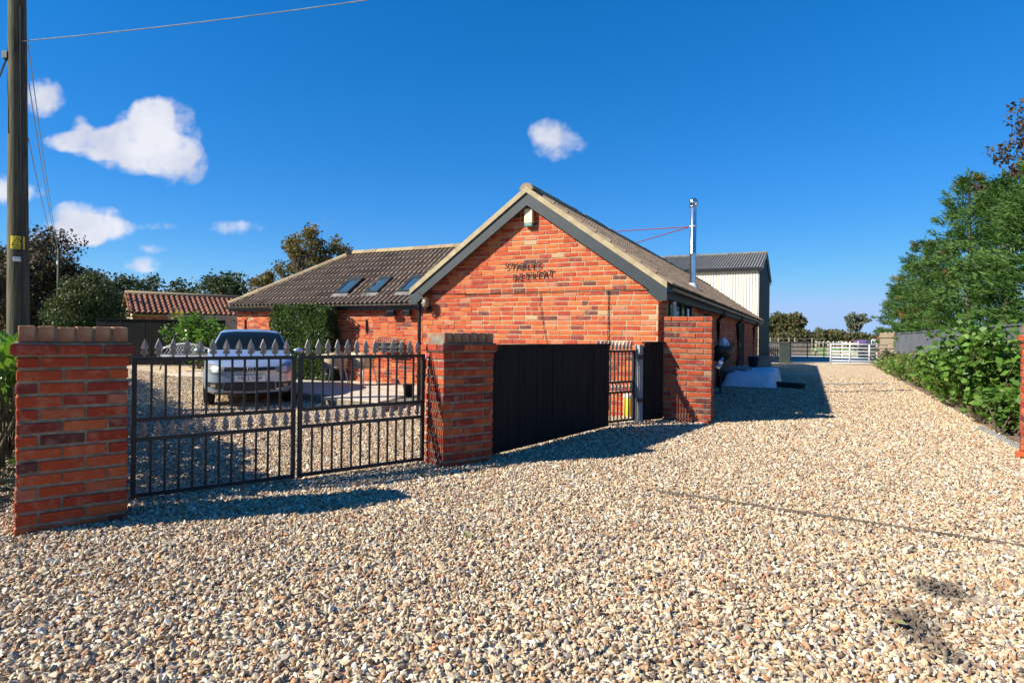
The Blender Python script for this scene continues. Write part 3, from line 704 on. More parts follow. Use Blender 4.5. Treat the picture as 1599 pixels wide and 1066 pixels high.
# ------------------------------------------------------------------ iron gates with spear finials
def spear_mesh():
    out = [(0, 0), (.010, .0), (.010, .018), (.030, .022), (.034, .040), (.022, .045), (.014, .038), (.012, .050), (.033, .068), (.022, .098), (0, .142)]
    poly = out+[(-x, z) for x, z in reversed(out[1:-1])]
    n = len(poly); th = .007
    vs = [(x, -th, z) for x, z in poly]+[(x, th, z) for x, z in poly]+[(0, -th*2.0, .066), (0, th*2.0, .066)]
    fs = []
    for i in range(n):
        j = (i+1) % n; fs += [(i, j, 2*n), (j+n, i+n, 2*n+1), (i, i+n, j+n, j)]
    me = bpy.data.meshes.new('finial'); me.from_pydata(vs, [], fs); me.materials.append(MATS['spear_silver'])
    bm = bmesh.new(); bm.from_mesh(me); bmesh.ops.recalc_face_normals(bm, faces=bm.faces); bm.to_mesh(me); bm.free(); return me
SPEAR = spear_mesh()
def box_mesh(name, lx, ly, lz, mat):
    mb = MB(); mb.box(-lx/2, lx/2, -ly/2, ly/2, 0, lz); me = bpy.data.meshes.new(name); me.from_pydata(mb.v, [], mb.f); me.materials.append(MATS[mat]); return me
def iron_gate(label, p, q, nb, rails=(.045, .455, .60, 1.045), ends=True, hinge=0):
    p, q = Vector(p), Vector(q); d = q-p; L = math.hypot(d.x, d.y)
    root = thing('iron_gate', label, 'gate', (p.x, p.y, 0), math.atan2(d.y, d.x)); t = .032
    for x in (t/2, L-t/2):
        mb = MB(); mb.box(x-t/2, x+t/2, -t/2, t/2, rails[0]-.02, rails[3]+.016); mb.obj('stile', 'black_paint', root)
    for z in rails:
        mb = MB(); mb.box(t+.001, L-t-.001, -.0125, .0125, z-.0145, z+.0145); mb.obj('rail', 'black_paint', root)
    b1 = box_mesh('bar', .0155, .0155, rails[1]-rails[0]-.028, 'black_paint'); b2 = box_mesh('bar', .0155, .0155, rails[3]-rails[2]-.028, 'black_paint')
    for k in range(nb-1):
        x = t+(L-2*t)*(k+1)/nb
        shared('bar', b1, root, (x, 0, rails[0]+.014)); shared('bar', b2, root, (x, 0, rails[2]+.014))
    for k in range(nb):
        x = t+(L-2*t)*(k+.5)/nb
        for z in (rails[1]+.0135, rails[3]+.0135): shared('finial', SPEAR, root, (x, 0, z), (rnd.uniform(-.03, .03), rnd.uniform(-.03, .03), rnd.uniform(-.25, .25)), (.80, 1, .88 if z < .9 else .98))
    for z in (.2, .86):
        mb = MB(); x0, x1 = (-.06, -.001) if hinge == 0 else (L+.001, L+.06); mb.tube([(x0, 0, z), (x1, 0, z)], .009, 8); mb.obj('hinge', 'galvanised', root)
    return root
gL, gM, gR = gnd(203.5, 777, .03), gnd(462, 745, .03), gnd(661, 718, .03)
dM = (gR-gL).normalized()*.012
iron_gate('left leaf of the black iron double gate, hung on the left brick pillar', gL, gM-dM, 12, hinge=0)
iron_gate('right leaf of the black iron double gate, hung on the middle brick pillar', gM+dM, gR, 13, hinge=1)
sg1 = at(989, 652.5, 8.86); sg1.z = 0; sg0 = sg1+Vector((-math.cos(R(39)), -math.sin(R(39)), 0))*.86
iron_gate('narrow black iron side gate in front of the gable wall', sg0, sg1, 10, hinge=1)

# solar lamp and latch box on the gate end
def solar_lamp():
    p = gR+Vector((.035, .035, 0)); root = thing('gate_opener', 'small dark box with violet lens fixed behind the right iron gate stile', 'light', (p.x, p.y, .80), R(38))
    mb = MB(); mb.box(-.02, .03, .03, .075, 0, .20); bevel(mb.obj('housing', 'plastic_black', root), .005)
    mb = MB(); mb.lathe([(0, .20), (.022, .201), (.026, .23), (.016, .255), (0, .26)], 12, (.005, .052, 0)); mb.obj('lens', 'violet_lens', root, True)
solar_lamp()

# ------------------------------------------------------------------ black boarded panels by the side gate
def boarded(name, label, cat, p, q, h, n, mat, cap=True, th=.022, postmat=None, gap=.004, rails=True, wav=0.0, group=None, board='board', base=.03, side=1):
    p, q = Vector(p), Vector(q); d = q-p; L = math.hypot(d.x, d.y); root = thing(name, label, cat, (p.x, p.y, 0), math.atan2(d.y, d.x), group); w = L/n
    for k in range(n):
        mb = MB(); hh = h+rnd.uniform(-wav, wav); y = rnd.uniform(-.004, .004)
        mb.box(k*w+gap/2, (k+1)*w-gap/2, y-th/2, y+th/2, base, hh, j=.0015); mb.obj(board, mat, root)
    if rails:
        for z in (.25, h*.55, h-.2):
            mb = MB(); mb.box(.01, L-.01, side*(th/2+.010), side*(th/2+.052), z-.04, z+.04); mb.obj('rail', mat, root)
    if cap: mb = MB(); mb.box(-.005, L+.005, -.035, .045, h+wav+.001, h+wav+.027); mb.obj('cap_rail', mat, root)
    return root
pe = gnd(949, 668); pe0 = Vector((mp.x, mp.y, 0))+Vector((math.cos(R(37)), math.sin(R(37)), 0))*.60+Vector((-math.sin(R(37)), math.cos(R(37)), 0))*.14
boarded('black_board_panel', 'long black boarded panel running from the middle pillar to the side gate', 'fence panel', (pe0.x, pe0.y, 0), (pe.x, pe.y, 0), 1.13, 24, 'black_board', gap=.003)
sp0 = Vector((at(1005, 655, 8.84).x, 8.84, 0)); sp1 = Vector((rp.x+.01, rp.y-.07, 0))
boarded('black_board_panel', 'short black boarded panel between the grey post and the sunlit pillar', 'fence panel', sp0, sp1, 1.16, 4, 'black_board', gap=.003)
def gate_post():
    p = Vector((at(994, 655, 8.84).x, 8.86, 0)); root = thing('wooden_post', 'weathered grey wooden post beside the narrow iron side gate', 'post', (p.x+.03, p.y+.0, -.05), R(39))
    mb = MB(); mb.box(-.045, .045, -.045, .045, 0, 1.19, j=.004); bevel(mb.obj('post', 'post_grey', root), .006)
    mb = MB(); mb.box(.048, .085, -.03, .03, 0, 1.17, j=.003); mb.obj('batten', 'post_grey', root)
    for z in (.35, .98): mb = MB(); mb.box(-.075, .05, -.058, -.047, z, z+.06); mb.obj('hinge_strap', 'black_paint', root)
gate_post()
def yellow_tub():
    p = gnd(984, 654)+Vector((.02, .30, 0)); root = thing('yellow_canister', 'yellow canister with white lid standing behind the iron side gate', 'canister', (p.x, p.y, .0))
    mb = MB(); mb.lathe([(0, 0), (.058, 0), (.066, .02), (.068, .30), (.06, .31)], 18); mb.obj('body', 'yellow_plastic', root, True)
    mb = MB(); mb.lathe([(.072, .301), (.074, .345), (.06, .36), (0, .362)], 18); mb.obj('lid', 'white_paint', root, True)
yellow_tub()

# ------------------------------------------------------------------ fittings on the barn
def bw(x, y, z): return Matrix.Translation(BC) @ Matrix.Rotation(-BTH, 4, 'Z') @ Vector((x, y, z))
def barn_thing(name, label, cat, x, y, z, rz=0.0, group=None): return thing(name, label, cat, bw(x, y, z), -BTH+rz, group)
def sign():
    root = barn_thing('name_letters', 'metal letters spelling STABLES RETREAT on the gable brickwork', 'sign', -1.7, -.014, 2.3)
    # letters stand upright on the wall and slant a little uphill
    for txt, x0, x1, z0, z1, sz in (('STABLES', -2.62, -2.02, 2.395, 2.395, .155), ('RETREAT', -2.45, -1.80, 2.195, 2.255, .155)):
        n = len(txt); st = (x1-x0)/(n-1)
        for k, ch in enumerate(txt):
            M = Matrix.Translation((x0+st*k+1.7, -.019, z0+(z1-z0)*k/(n-1)-2.3+rnd.uniform(-.006, .006))) @ Matrix.Rotation(R(90), 4, 'X') @ Matrix.Rotation(rnd.uniform(-.03, .05), 4, 'Z')
            text_obj('letter', ch, sz, 'black_paint', root, M, .012, shear=.12)
sign()
def alarm_box():
    root = barn_thing('alarm_box', 'cream alarm box with green base high on the gable', 'alarm', -BWID/2, -.013, 3.1)
    mb = MB(); mb.box(-.075, .075, -.085, 0, .055, .30); bevel(mb.obj('cover', 'alarm_cream', root), .012)
    mb = MB(); mb.box(-.073, .073, -.083, 0, 0, .053); bevel(mb.obj('strobe_base', 'alarm_green', root), .012)
alarm_box()
def wall_lantern():
    root = barn_thing('wall_lantern', 'caged wall lantern with black bracket at the left end of the gable', 'lantern', -BWID+.16, -.012, 1.66)
    mb = MB(); mb.lathe([(0, 0), (.06, 0), (.06, .012), (.03, .03)], 12); o = mb.obj('back_plate', 'black_paint', root, True); o.rotation_euler = (R(90), 0, 0); o.location = (0, 0, .06)
    mb = MB(); mb.tube([(0, -.02, .05), (0, -.07, .0), (0, -.13, .02), (0, -.14, .09)], .014, 8); mb.obj('bracket', 'black_paint', root, True)
    mb = MB(); mb.lathe([(.02, .09), (.05, .10), (.062, .16), (.055, .24), (0, .26)], 14, (0, -.14, 0)); mb.obj('globe', 'lamp_glass', root, True)
    mb = MB()
    for k in range(6): a = k*math.pi/3; mb.tube([(math.cos(a)*r, -.14+math.sin(a)*r, z) for r, z in ((.06, .095), (.075, .16), (.066, .25), (.0, .275))], .005, 5)
    mb.lathe([(.07, .245), (.078, .25), (.07, .256)], 14, (0, -.14, 0)); mb.obj('cage', 'brass', root)
wall_lantern()
for k, (x, lab) in enumerate(((-BWID-2.72, 'black floodlight under the wing eaves, the one further from the gable'), (-BWID-2.25, 'black floodlight under the wing eaves, the one nearer the gable'))):
    r_ = barn_thing('floodlight', lab, 'floodlight', x, WY-.045, 1.80, 0, 'floodlights under the wing eaves')
    mb = MB(); mb.box(-.03, .03, -.06, 0, -.02, .04); mb.obj('bracket', 'black_paint', r_)
    mb = MB(); mb.box(-.11, .11, -.16, -.06, -.05, .09, Matrix.Rotation(R(25), 4, 'X')); bevel(mb.obj('housing', 'plastic_black', r_), .01)
    mb = MB(); mb.box(-.09, .09, -.166, -.161, -.035, .075, Matrix.Rotation(R(25), 4, 'X')); mb.obj('lens', 'glass_dark', r_)
def hang_bracket(x, lab):
    root = barn_thing('plant_bracket', lab, 'bracket', x, WY-.03, 1.42, 0, 'black scroll brackets on the wing wall')
    mb = MB(); mb.box(-.012, .012, -.012, .018, -.14, .2); mb.obj('back_bar', 'black_paint', root)
    mb = MB(); mb.tube([(0, -.014, .15), (-.1, -.12, .16), (-.22, -.26, .17)], .009, 6); mb.tube([(0, -.014, -.05), (-.10, -.10, .03), (-.2, -.24, .165)], .008, 6); mb.obj('arm', 'black_paint', root)
hang_bracket(-BWID-3.6, 'black scroll bracket on the wing wall right of the clipped climber'); hang_bracket(WX0+.35, 'black scroll bracket near the far corner of the wing wall')
def planter():
    root = barn_thing('wall_planter', 'black wrought iron trough planter hung on the wing wall', 'planter', -BWID-2.75, WY-.03, .82)
    mb = MB()
    for z in (0, .1, .22, .3): mb.tube([(-.40, -.02, z), (-.42, -.14, z), (-.3, -.25, z), (.3, -.25, z), (.42, -.14, z), (.40, -.02, z)], .009, 6)
    for k in range(14): x = -.40+.8*k/13; mb.tube([(x, -.02-.22*min(1, (0.43-abs(x))*6), .34), (x*.9, -.2 if abs(x) < .35 else -.1, 0.0)], .006, 5)
    mb.obj('frame', 'black_paint', root)
    mb = MB(); mb.prism([(-.38, .22), (.38, .22), (.28, .02), (-.28, .02)], 'y', -.22, -.02); mb.obj('liner', 'rubber', root)
planter()
def flue():
    s = XR-.34; y = 4.05; zb = ZE+.34*math.tan(PITCH)
    root = barn_thing('flue_pipe', 'tall stainless steel flue pipe with cowl on the barn roof', 'flue', s, y, zb)
    top = 1.78; mb = MB(); mb.lathe([(.068, -.05), (.068, .8)], 20); mb.obj('lower_pipe', 'steel', root, True)
    mb = MB(); mb.lathe([(.0685, .76), (.074, .77), (.074, .80), (.068, .81), (.068, top)], 20); mb.obj('upper_pipe', 'steel', root, True)
    mb = MB(); mb.lathe([(.17, -.12), (.15, .0), (.095, .12), (.072, .15)], 20); mb.obj('flashing_cone', 'galvanised', root, True)
    mb = MB(); mb.lathe([(.068, top), (.088, top+.005), (.088, top+.03), (.06, top+.035)], 20); mb.obj('collar', 'steel', root, True)
    mb = MB(); c = top+.115
    for k in range(12):                                   # turbine cowl vanes
        a = 2*math.pi*k/12; vs = []
        for i in range(7):
            t = -1.2+2.4*i/6
            for da in (0, .36): vs.append((.095*math.cos(t)*math.cos(a+da+t*.3), .095*math.cos(t)*math.sin(a+da+t*.3), c+.095*math.sin(t)))
        mb.add(vs, [(2*i, 2*i+1, 2*i+3, 2*i+2) for i in range(6)])
    mb.lathe([(0, c+.096), (.03, c+.09), (.036, c+.083)], 14); mb.obj('cowl', 'steel', root, True, fix=False)
    mb = MB(); mb.lathe([(.069, 1.36), (.08, 1.362), (.08, 1.39), (.069, 1.392)], 16); mb.obj('clamp', 'galvanised', root)
    for ty in (.75, 2.7):
        mb = MB(); mb.tube([(-.07, .02, 1.375), (XM-s+.06, ty, RZ+.10-zb)], .011, 6); mb.obj('stay_rod', 'rod_red', root)
flue()
def white_pole():
    root = barn_thing('white_pipe', 'white plastic pipe leaning by the barn window behind the sunlit pillar', 'pipe', .10, .62, 0)
    mb = MB(); mb.tube([(.12, .1, 0), (.02, 0, 1.80)], .030, 12); o = mb.obj('pipe', 'pipe_white', root, True)
    mb = MB(); mb.tube([(.02, 0, 1.80), (.0188, 0, 1.83)], .034, 12); mb.obj('end_cap', 'pipe_white', root, True)
white_pole()

# ------------------------------------------------------------------ tall agricultural barn behind
def tall_barn():
    c = bw(-.25, 24.6, 0)
    root = thing('steel_barn', 'tall farm building with cream ribbed cladding and dark gable end', 'barn', c, -BTH); D, Ln, E, Rz = 9.0, 20.0, 4.96, 6.2
    def ribbed(name, mat, fn, ln, pitch=.2, dep=.03):
        mb = MB(); n = int(ln/pitch); vs = []
        for k in range(n+1):
            for du, dd in ((0, 0), (pitch*.25, 0), (pitch*.4, dep), (pitch*.75, dep), (pitch*.9, 0)):
                u = min(k*pitch+du, ln); vs += [fn(u, 0, dd), fn(u, 1, dd)]
        return mb.add(vs, [(2*i, 2*i+1, 2*i+3, 2*i+2) for i in range(len(vs)//2-1)]).obj(name, mat, root, fix=False)
    mb = MB(); mb.prism([(0, -.1), (D, -.1), (D, E), (D/2, Rz), (0, E)], 'x', -Ln, -.02); mb.obj('frame_core', 'dark_green_sheet', root)
    ribbed('side_cladding', 'cream_sheet', lambda u, v, d: Vector((-u, -.012-d, v*(E-.02))), Ln, .14, .032)
    ribbed('rear_cladding', 'cream_sheet', lambda u, v, d: Vector((-u, D+.012+d, v*(E-.02))), Ln)
    ribbed('gable_cladding', 'dark_green_sheet', lambda u, v, d: Vector((.0+d, u, v*(E+(Rz-E)*(1-abs(u-D/2)/(D/2))))), D)
    for s in (0, 1):
        f = (lambda u, v, d: Vector((.15-u, -.18+(D/2+.18)*v, E-.06+(Rz-E+.1)*v+d+.04))) if s == 0 else (lambda u, v, d: Vector((.15-u, D+.18-(D/2+.18)*v, E-.06+(Rz-E+.1)*v+d+.04)))
        o = ribbed('roof_sheet', 'asbestos', f, Ln+.3, .15, .05)
    mb = MB(); mb.tube([(.15, D/2, Rz+.12), (-Ln, D/2, Rz+.12)], .09, 8); mb.obj('ridge_cap', 'asbestos', root)
    for s in (0, 1):
        y0, y1 = (-.18, D/2) if s == 0 else (D+.18, D/2)
        mb = MB(); mb.prism([(y0, E-.03), (y1, Rz+.07), (y1, Rz-.13), (y0, E-.23)], 'x', .06, .10); mb.obj('bargeboard', 'gutter_black', root)
    mb = MB(); mb.box(-Ln, .15, -.22, -.10, E-.15, E-.05); mb.obj('gutter', 'gutter_black', root)
    mb = MB(); mb.box(.035, .07, 2.2, 2.45, Rz-1.0, Rz-.75); mb.obj('lamp', 'white_paint', root)
tall_barn()

# ------------------------------------------------------------------ things beside the barn along the drive
def side_items():
    # round basket stand
    p = bw(.32, 4.9, 0); root = thing('basket_stand', 'round black wire basket on a stand holding a white bag by the dark barn wall', 'basket', p)
    mb = MB(); mb.tube([(0, 0, 0), (0, 0, .72)], .02, 8); mb.lathe([(0, 0), (.16, 0), (.16, .02), (0, .03)], 14); mb.obj('stand', 'black_paint', root)
    mb = MB(); mb.lathe([(.03, .70), (.16, .76), (.245, .90), (.27, 1.06), (.26, 1.07), (.23, .92), (.14, .79), (0, .75)], 18); mb.obj('bowl', 'plastic_black', root, True)
    mb = MB()
    for k in range(18): a = 2*math.pi*k/18; mb.tube([(.262*math.cos(a),   .262*math.sin(a), 1.05), (.275*math.cos(a), .275*math.sin(a), 1.18+.03*math.sin(k*2.1))], .009, 5)
    mb.obj('rim_spikes', 'plastic_black', root)
    mb = MB(); mb.lathe([(0, 1.0), (.10, 1.02), (.12, 1.13), (.06, 1.24), (.02, 1.26)], 10, (.06, -.02, 0)); mb.obj('bag', 'white_sheet', root, True)
    # bottle hung on pillar side
    q = Vector((rp.x, rp.y, 0))+Vector((math.cos(RPA), math.sin(RPA), 0))*.80+Vector((-math.sin(RPA), math.cos(RPA), 0))*.16; root = thing('plastic_bottle', 'blue and white plastic bottle hanging on the side of the sunlit pillar', 'bottle', (q.x, q.y, .80), R(30))
    mb = MB(); mb.lathe([(0, .0), (.033, .005), (.036, .10), (.034, .12)], 14); mb.obj('body', 'white_paint', root, True)
    mb = MB(); mb.lathe([(.0365, .03), (.0365, .085)], 14); mb.obj('label_band', 'blue_plastic', root, True)
    mb = MB(); mb.lathe([(.034, .12), (.014, .15), (.014, .18), (0, .182)], 12); mb.obj('neck', 'blue_plastic', root, True); root.rotation_euler = (.3, .35, .5)
    # white sheet over a low stack
    c = bw(.72, 8.9, 0); root = thing('sheeted_stack', 'low stack under a white sheet against the dark barn wall', 'sheet', c, -BTH); rg = random.Random(2)
    nx, ny = 15, 30; vs = []; fs = []
    for j in range(ny+1):
        for i in range(nx+1):
            u, v = -1+2*i/nx, -1+2*j/ny; r = max(abs(u)**7+abs(v)**9, 0)
            h = .44*(1-min(1, r))**.22*(.88+.12*math.sin(v*7+u*2)) if r < 1 else 0
            vs.append((u*.66+rg.gauss(0, .012), v*1.75+rg.gauss(0, .015), max(0.012, h+rg.gauss(0, .016))))
    fs = [(j*(nx+1)+i, j*(nx+1)+i+1, (j+1)*(nx+1)+i+1, (j+1)*(nx+1)+i) for j in range(ny) for i in range(nx)]
    mobj('sheet', vs, fs, 'white_sheet', root, True)
    for (x, y, name, lab, cat) in ((.2, 9.3, 'plastic_bucket', 'black plastic bucket standing on the white sheet', 'bucket'),):
        p = bw(.62+x-.15, y, .45); r2 = thing(name, lab, cat, p); mb = MB(); mb.lathe([(0, -.02), (.11, -.02), (.15, .26), (.16, .26), (.16, .28), (.14, .28), (.10, .0), (0, .0)], 16); mb.obj('shell', 'plastic_black', r2, True)
        mb = MB(); mb.tube([(-.15, 0, .26), (-.10, .06, .33), (.1, .06, .33), (.15, 0, .26)], .006, 6); mb.obj('handle', 'steel', r2)
    p = bw(.92, 9.75, .45); r2 = thing('cardboard_box', 'brown cardboard box on the far end of the white sheet', 'box', p, -BTH+.1)
    mb = MB(); mb.box(-.2, .2, -.2, .2, -.03, .29); mb.obj('carton', 'cardboard', r2); mb = MB(); mb.box(-.2, -.002, -.2, .2, .2905, .297, Matrix.Rotation(.05, 4, 'Y')); mb.box(.002, .2, -.2, .2, .2905, .297, Matrix.Rotation(-.04, 4, 'Y')); mb.obj('flap', 'cardboard', r2)
    p = bw(.45, 8.0, .42); r2 = thing('slate_pile', 'pile of flat dark slates on the near end of the white sheet', 'slates', p, -BTH)
    for k in range(3): mb = MB(); mb.box(-.35+.03*k, .3-.02*k, -.45+.05*k, .35, -.03+.032*k, .0+.032*k, Matrix.Rotation(.08*k, 4, 'Z'), j=.008); mb.obj('slate', 'stone_grey', r2)
    p = bw(1.55, 7.7, 0); r2 = thing('black_trough', 'long black trough lying on the gravel in front of the white sheet', 'trough', p, -BTH-.5)
    mb = MB(); mb.prism([(-.45, .02), (.45, .02), (.50, .14), (.47, .14), (.43, .05), (-.43, .05), (-.47, .14), (-.5, .14)], 'y', -.14, .14); mb.obj('shell', 'plastic_black', r2)
    mb = MB(); mb.box(-.46, .46, -.155, -.141, .02, .13); mb.box(-.46, .46, .141, .155, .02, .13); mb.obj('side', 'plastic_black', r2)
side_items()

# ------------------------------------------------------------------ foliage
def rhombs(P, D, L, Wd, rng, tilt=1.0):
    """leaf-shaped quads: base at P, pointing along D"""
    n = len(P); D = D/np.maximum(np.linalg.norm(D, axis=1, keepdims=True), 1e-6)
    a = rng.normal(0, 1, (n, 3)); s = np.cross(D, a); s /= np.maximum(np.linalg.norm(s, axis=1, keepdims=True), 1e-6)
    L = np.asarray(L).reshape(-1, 1); Wd = np.asarray(Wd).reshape(-1, 1); nrm = np.cross(D, s)
    v = np.stack([P, P+D*L*.45+s*Wd*.5+nrm*Wd*.12, P+D*L, P+D*L*.45-s*Wd*.5+nrm*Wd*.12], 1); return v.reshape(-1, 3)
def rdir(rng, n): a = rng.normal(0, 1, (n, 3)); return a/np.linalg.norm(a, axis=1, keepdims=True)
def limb(mb, p0, p1, r0, r1, rg, seg=4, n=6, wob=.06):
    p0, p1 = Vector(p0), Vector(p1); L = (p1-p0).length; pts = []
    for i in range(seg+1):
        t = i/seg; q = p0.lerp(p1, t); 
        if 0 < i < seg: q += Vector((rg.gauss(0, 1), rg.gauss(0, 1), rg.gauss(0, 1)))*wob*L
        pts.append(q)
    mb.tube(pts, [r0+(r1-r0)*i/seg for i in range(seg+1)], n)
def broadleaf(label, base, H, rx, rz, zc, nl, ls, mat, seed, nclump=46, trunk_r=.16, name='tree', group=None, cat='tree', clump_r=.28, ry=None, up=.15):
    rng = np.random.default_rng(seed); rg = random.Random(seed); root = thing(name, label, cat, base, 0, group); ry = ry or rx
    c = np.array([0, 0, zc]); C = []
    while len(C) < nclump:
        d = rdir(rng, 1)[0]; r = rng.uniform(.25, 1)**.5*(.80+.20*math.sin(3*math.atan2(d[1], d[0])+seed)*math.cos(4*d[2]+seed))
        q = c+d*r*np.array([rx, ry, rz])
        if q[2] > .12*H or zc-rz < .1: C.append(q)
    C = np.array(C); mb = MB(); top = Vector((rg.gauss(0, .05)*rx, rg.gauss(0, .05)*rx, zc+.35*rz)); limb(mb, (0, 0, -.1), top, trunk_r, trunk_r*.35, rg, 6, 8, .025)
    for q in C:
        t = rg.uniform(.25, .95); s0 = Vector((0, 0, 0)).lerp(top, max(t, .22)); s0.z = min(s0.z, q[2]-.05*H) if q[2] > .3*H else s0.z
        limb(mb, s0, q, trunk_r*.28, trunk_r*.06, rg, 4, 5, .05)
    mb.obj('trunk', 'bark', root, True, fix=False)
    k = rng.integers(0, len(C), nl); sz = rng.uniform(.6, 1.25, len(C))*clump_r*min(rx, rz)
    P = C[k]+rdir(rng, nl)*(rng.uniform(0, 1, (nl, 1))**.45)*sz[k][:, None]*np.array([1.15, 1.15, .8])
    D = rdir(rng, nl)+np.array([0, 0, -.25]); l = ls*rng.uniform(.6, 1.35, nl)
    P[:, 2] = np.maximum(P[:, 2], .02); quads_obj('crown', rhombs(P, D, l, l*.62, rng), mat, root); return root
def conifer(label, base, H, Rr, n, seed, group, dry=0.0, z0=.1):
    rng = np.random.default_rng(seed); rg = random.Random(seed); root = thing('conifer', label, 'conifer', base, 0, group)
    mb = MB(); lean = Vector((rg.gauss(0, .12)-.1, rg.gauss(0, .1), 0)); limb(mb, (0, 0, -.1), Vector((0, 0, H*.96))+lean, .16, .015, rg, 6, 8, .006); mb.obj('trunk', 'bark', root, True, fix=False)
    # branches: whorls climbing the trunk, each carrying fans of flat sprays
    nb = int(n/96); V = []; Vd = []
    hb = z0+(H-z0)*(rng.uniform(0, 1, nb)**.85)*.97; ab = rng.uniform(0, 6.283, nb)
    for h, a in zip(hb, ab):
        t = (h-z0)/(H-z0); r = Rr*(1-t**2.1)**.8*(.78+.38*math.sin(4*a+h*2.3+seed)*math.sin(h*2.7+seed*2)+rng.uniform(-.18, .24))+.12
        m = max(24, int(96*(.35+.65*(r/Rr)))); u = rng.uniform(.30, 1.0, m)**.55
        rise = .22+.45*t+rng.uniform(-.1, .12); d = np.array([math.cos(a), math.sin(a), 0.0]); sd = np.array([-d[1], d[0], 0.0])
        P = d[None]*(u*r)[:, None]+sd[None]*(rng.normal(0, .14, m)*(.3+u)*.8)[:, None]; P[:, 2] = h+u*r*rise-.12*(u*r)**2*.5+rng.normal(0, .045, m)
        P[:, :2] += np.array([lean.x, lean.y])*t**2
        D = d[None]*.9+rng.normal(0, .42, (m, 3))+np.array([0, 0, .38]); l = rng.uniform(.10, .25, m)*(1.0-.3*t)
        q = rhombs(P, D, l, l*rng.uniform(.16, .30, m), rng)
        (Vd if rng.uniform() < dry else V).append(q)
    # leading shoot
    m = 60; hh = rng.uniform(H*.90, H*1.02, m); P = np.stack([lean.x+rng.normal(0, .05, m)*(H*1.05-hh), lean.y+rng.normal(0, .05, m)*(H*1.05-hh), hh], 1); D = rng.normal(0, .6, (m, 3))+np.array([-.2, 0, .7]); V.append(rhombs(P, D, rng.uniform(.12, .3, m), rng.uniform(.03, .07, m), rng))
    quads_obj('crown', np.concatenate(V), 'leaf_conifer', root)
    if Vd: quads_obj('dry_sprays', np.concatenate(Vd), 'leaf_conifer_dry', root)
    return root
def fx(y, off): return Vector((fence_x(y)+off, y, 0))
for k, (y, off, H, Rr, lab, dry) in enumerate((
        (14.4, 2.3, 6.0, 1.75, 'tall conifer behind the grey fence, nearest the right edge of the picture', .0),
        (18.2, 2.2, 6.2, 1.65, 'feathery conifer behind the grey fence, second from the right edge', .0),
        (22.6, 2.1, 7.5, 1.6, 'tallest pointed conifer in the row behind the grey fence', .02),
        (26.6, 1.8, 5.6, 1.5, 'conifer with brown dry sprays behind the grey fence', .10),
        (31.0, 1.8, 6.4, 1.6, 'conifer behind the fence, left of the tallest pointed one', .03),
        (36.5, 1.9, 5.9, 1.7, 'far conifer behind the fence, second in the row from the field gates', .0),
        (42.0, 2.1, 5.2, 1.8, 'last and smallest conifer of the row, nearest the galvanised gate', .0))):
    conifer(lab, fx(y, off), H, Rr, 36000 if k < 3 else 22000, 50+k, 'conifers behind the grey fence', dry)
broadleaf('dark copper-leaved tree rising above the conifers at the right edge', Vector((fence_x(19.5)+3.5, 19.5, 0)), 9.4, 1.9, 2.7, 6.6, 8000, .13, 'leaf_copper', 91, 40, .14)

def shrub(label, base, r, h, n, ls, mat, seed, berries=0, name='shrub', group=None, ry=None, cat='shrub'):
    rng = np.random.default_rng(seed); rg = random.Random(seed); root = thing(name, label, cat, base, 0, group); ry = ry or r; mb = MB(); T_ = []
    for k in range(26):
        a = rg.uniform(0, 6.283); rr = rg.uniform(.2, .95); tip = Vector((math.cos(a)*r*rr, math.sin(a)*ry*rr, h*(.45+.55*math.sqrt(max(0, 1-rr**2)))*rg.uniform(.8, 1.08))); T_.append(tip)
        limb(mb, (rg.gauss(0, .07), rg.gauss(0, .07), -.02), tip, .012, .004, rg, 4, 5, .05)
    mb.obj('stems', 'bark', root, fix=False); T_ = np.array([tuple(t) for t in T_])
    k = rng.integers(0, 26, n); t = rng.uniform(.10, 1.0, n)**.6; P = T_[k]*t[:, None]; P[:, 2] = T_[k][:, 2]*np.clip(t*1.05, 0, 1); P += rng.normal(0, .085*min(1, r), (n, 3)); P[:, 2] = np.clip(P[:, 2], .03, None)
    D = rdir(rng, n)*np.array([1, 1, .5])+np.array([0, 0, -.15]); l = ls*rng.uniform(.55, 1.3, n); quads_obj('foliage', rhombs(P, D, l, l*.66, rng), mat, root)
    if berries:
        V = []
        for b in range(berries):
            q = P[rng.integers(0, n)]+np.array([0, 0, -.02]); m = 16; pp = q+rng.normal(0, .018, (m, 3))+np.array([0, 0, -1])*rng.uniform(0, .10, (m, 1)); V.append(rhombs(pp, rdir(rng, m), .022*np.ones(m), .022*np.ones(m), rng))
        quads_obj('berries', np.concatenate(V), 'berry', root)
    return root
GB = 'shrubs in the bed along the drive'
shrub('large leafy shrub with dark red berries beside the right-edge pillar', (7.18, 9.1, 0), .98, 1.42, 3800, .115, 'leaf_shrub', 11, 44, group=GB)
shrub('low bright green shrub at the foot of the right-edge pillar', (6.66, 8.05, 0), .50, .66, 1100, .10, 'leaf_shrub', 12, 4, group=GB)
shrub('bushy green shrub with few berries, second along the bed from the pillar', (8.5, 11.3, 0), 1.05, 1.2, 2600, .115, 'leaf_shrub', 13, 10, group=GB)
shrub('thin upright leafy stems against the fence behind the right-edge pillar', (8.0, 8.9, 0), .42, 1.5, 420, .11, 'leaf_shrub', 17, 4, group=GB)
shrub('pale yellowish shrub in the middle of the bed along the fence', (10.35, 14.8, 0), .85, .90, 1300, .095, 'leaf_shrub_pale', 14, group=GB)
shrub('small spreading green shrub further along the bed by the fence', (12.3, 18.4, 0), .9, .80, 1100, .10, 'leaf_shrub', 15, group=GB)
shrub('low scrubby bush in the bed near the galvanised gate', (14.7, 22.8, 0), 1.0, .72, 900, .11, 'leaf_shrub_pale', 16, group=GB)
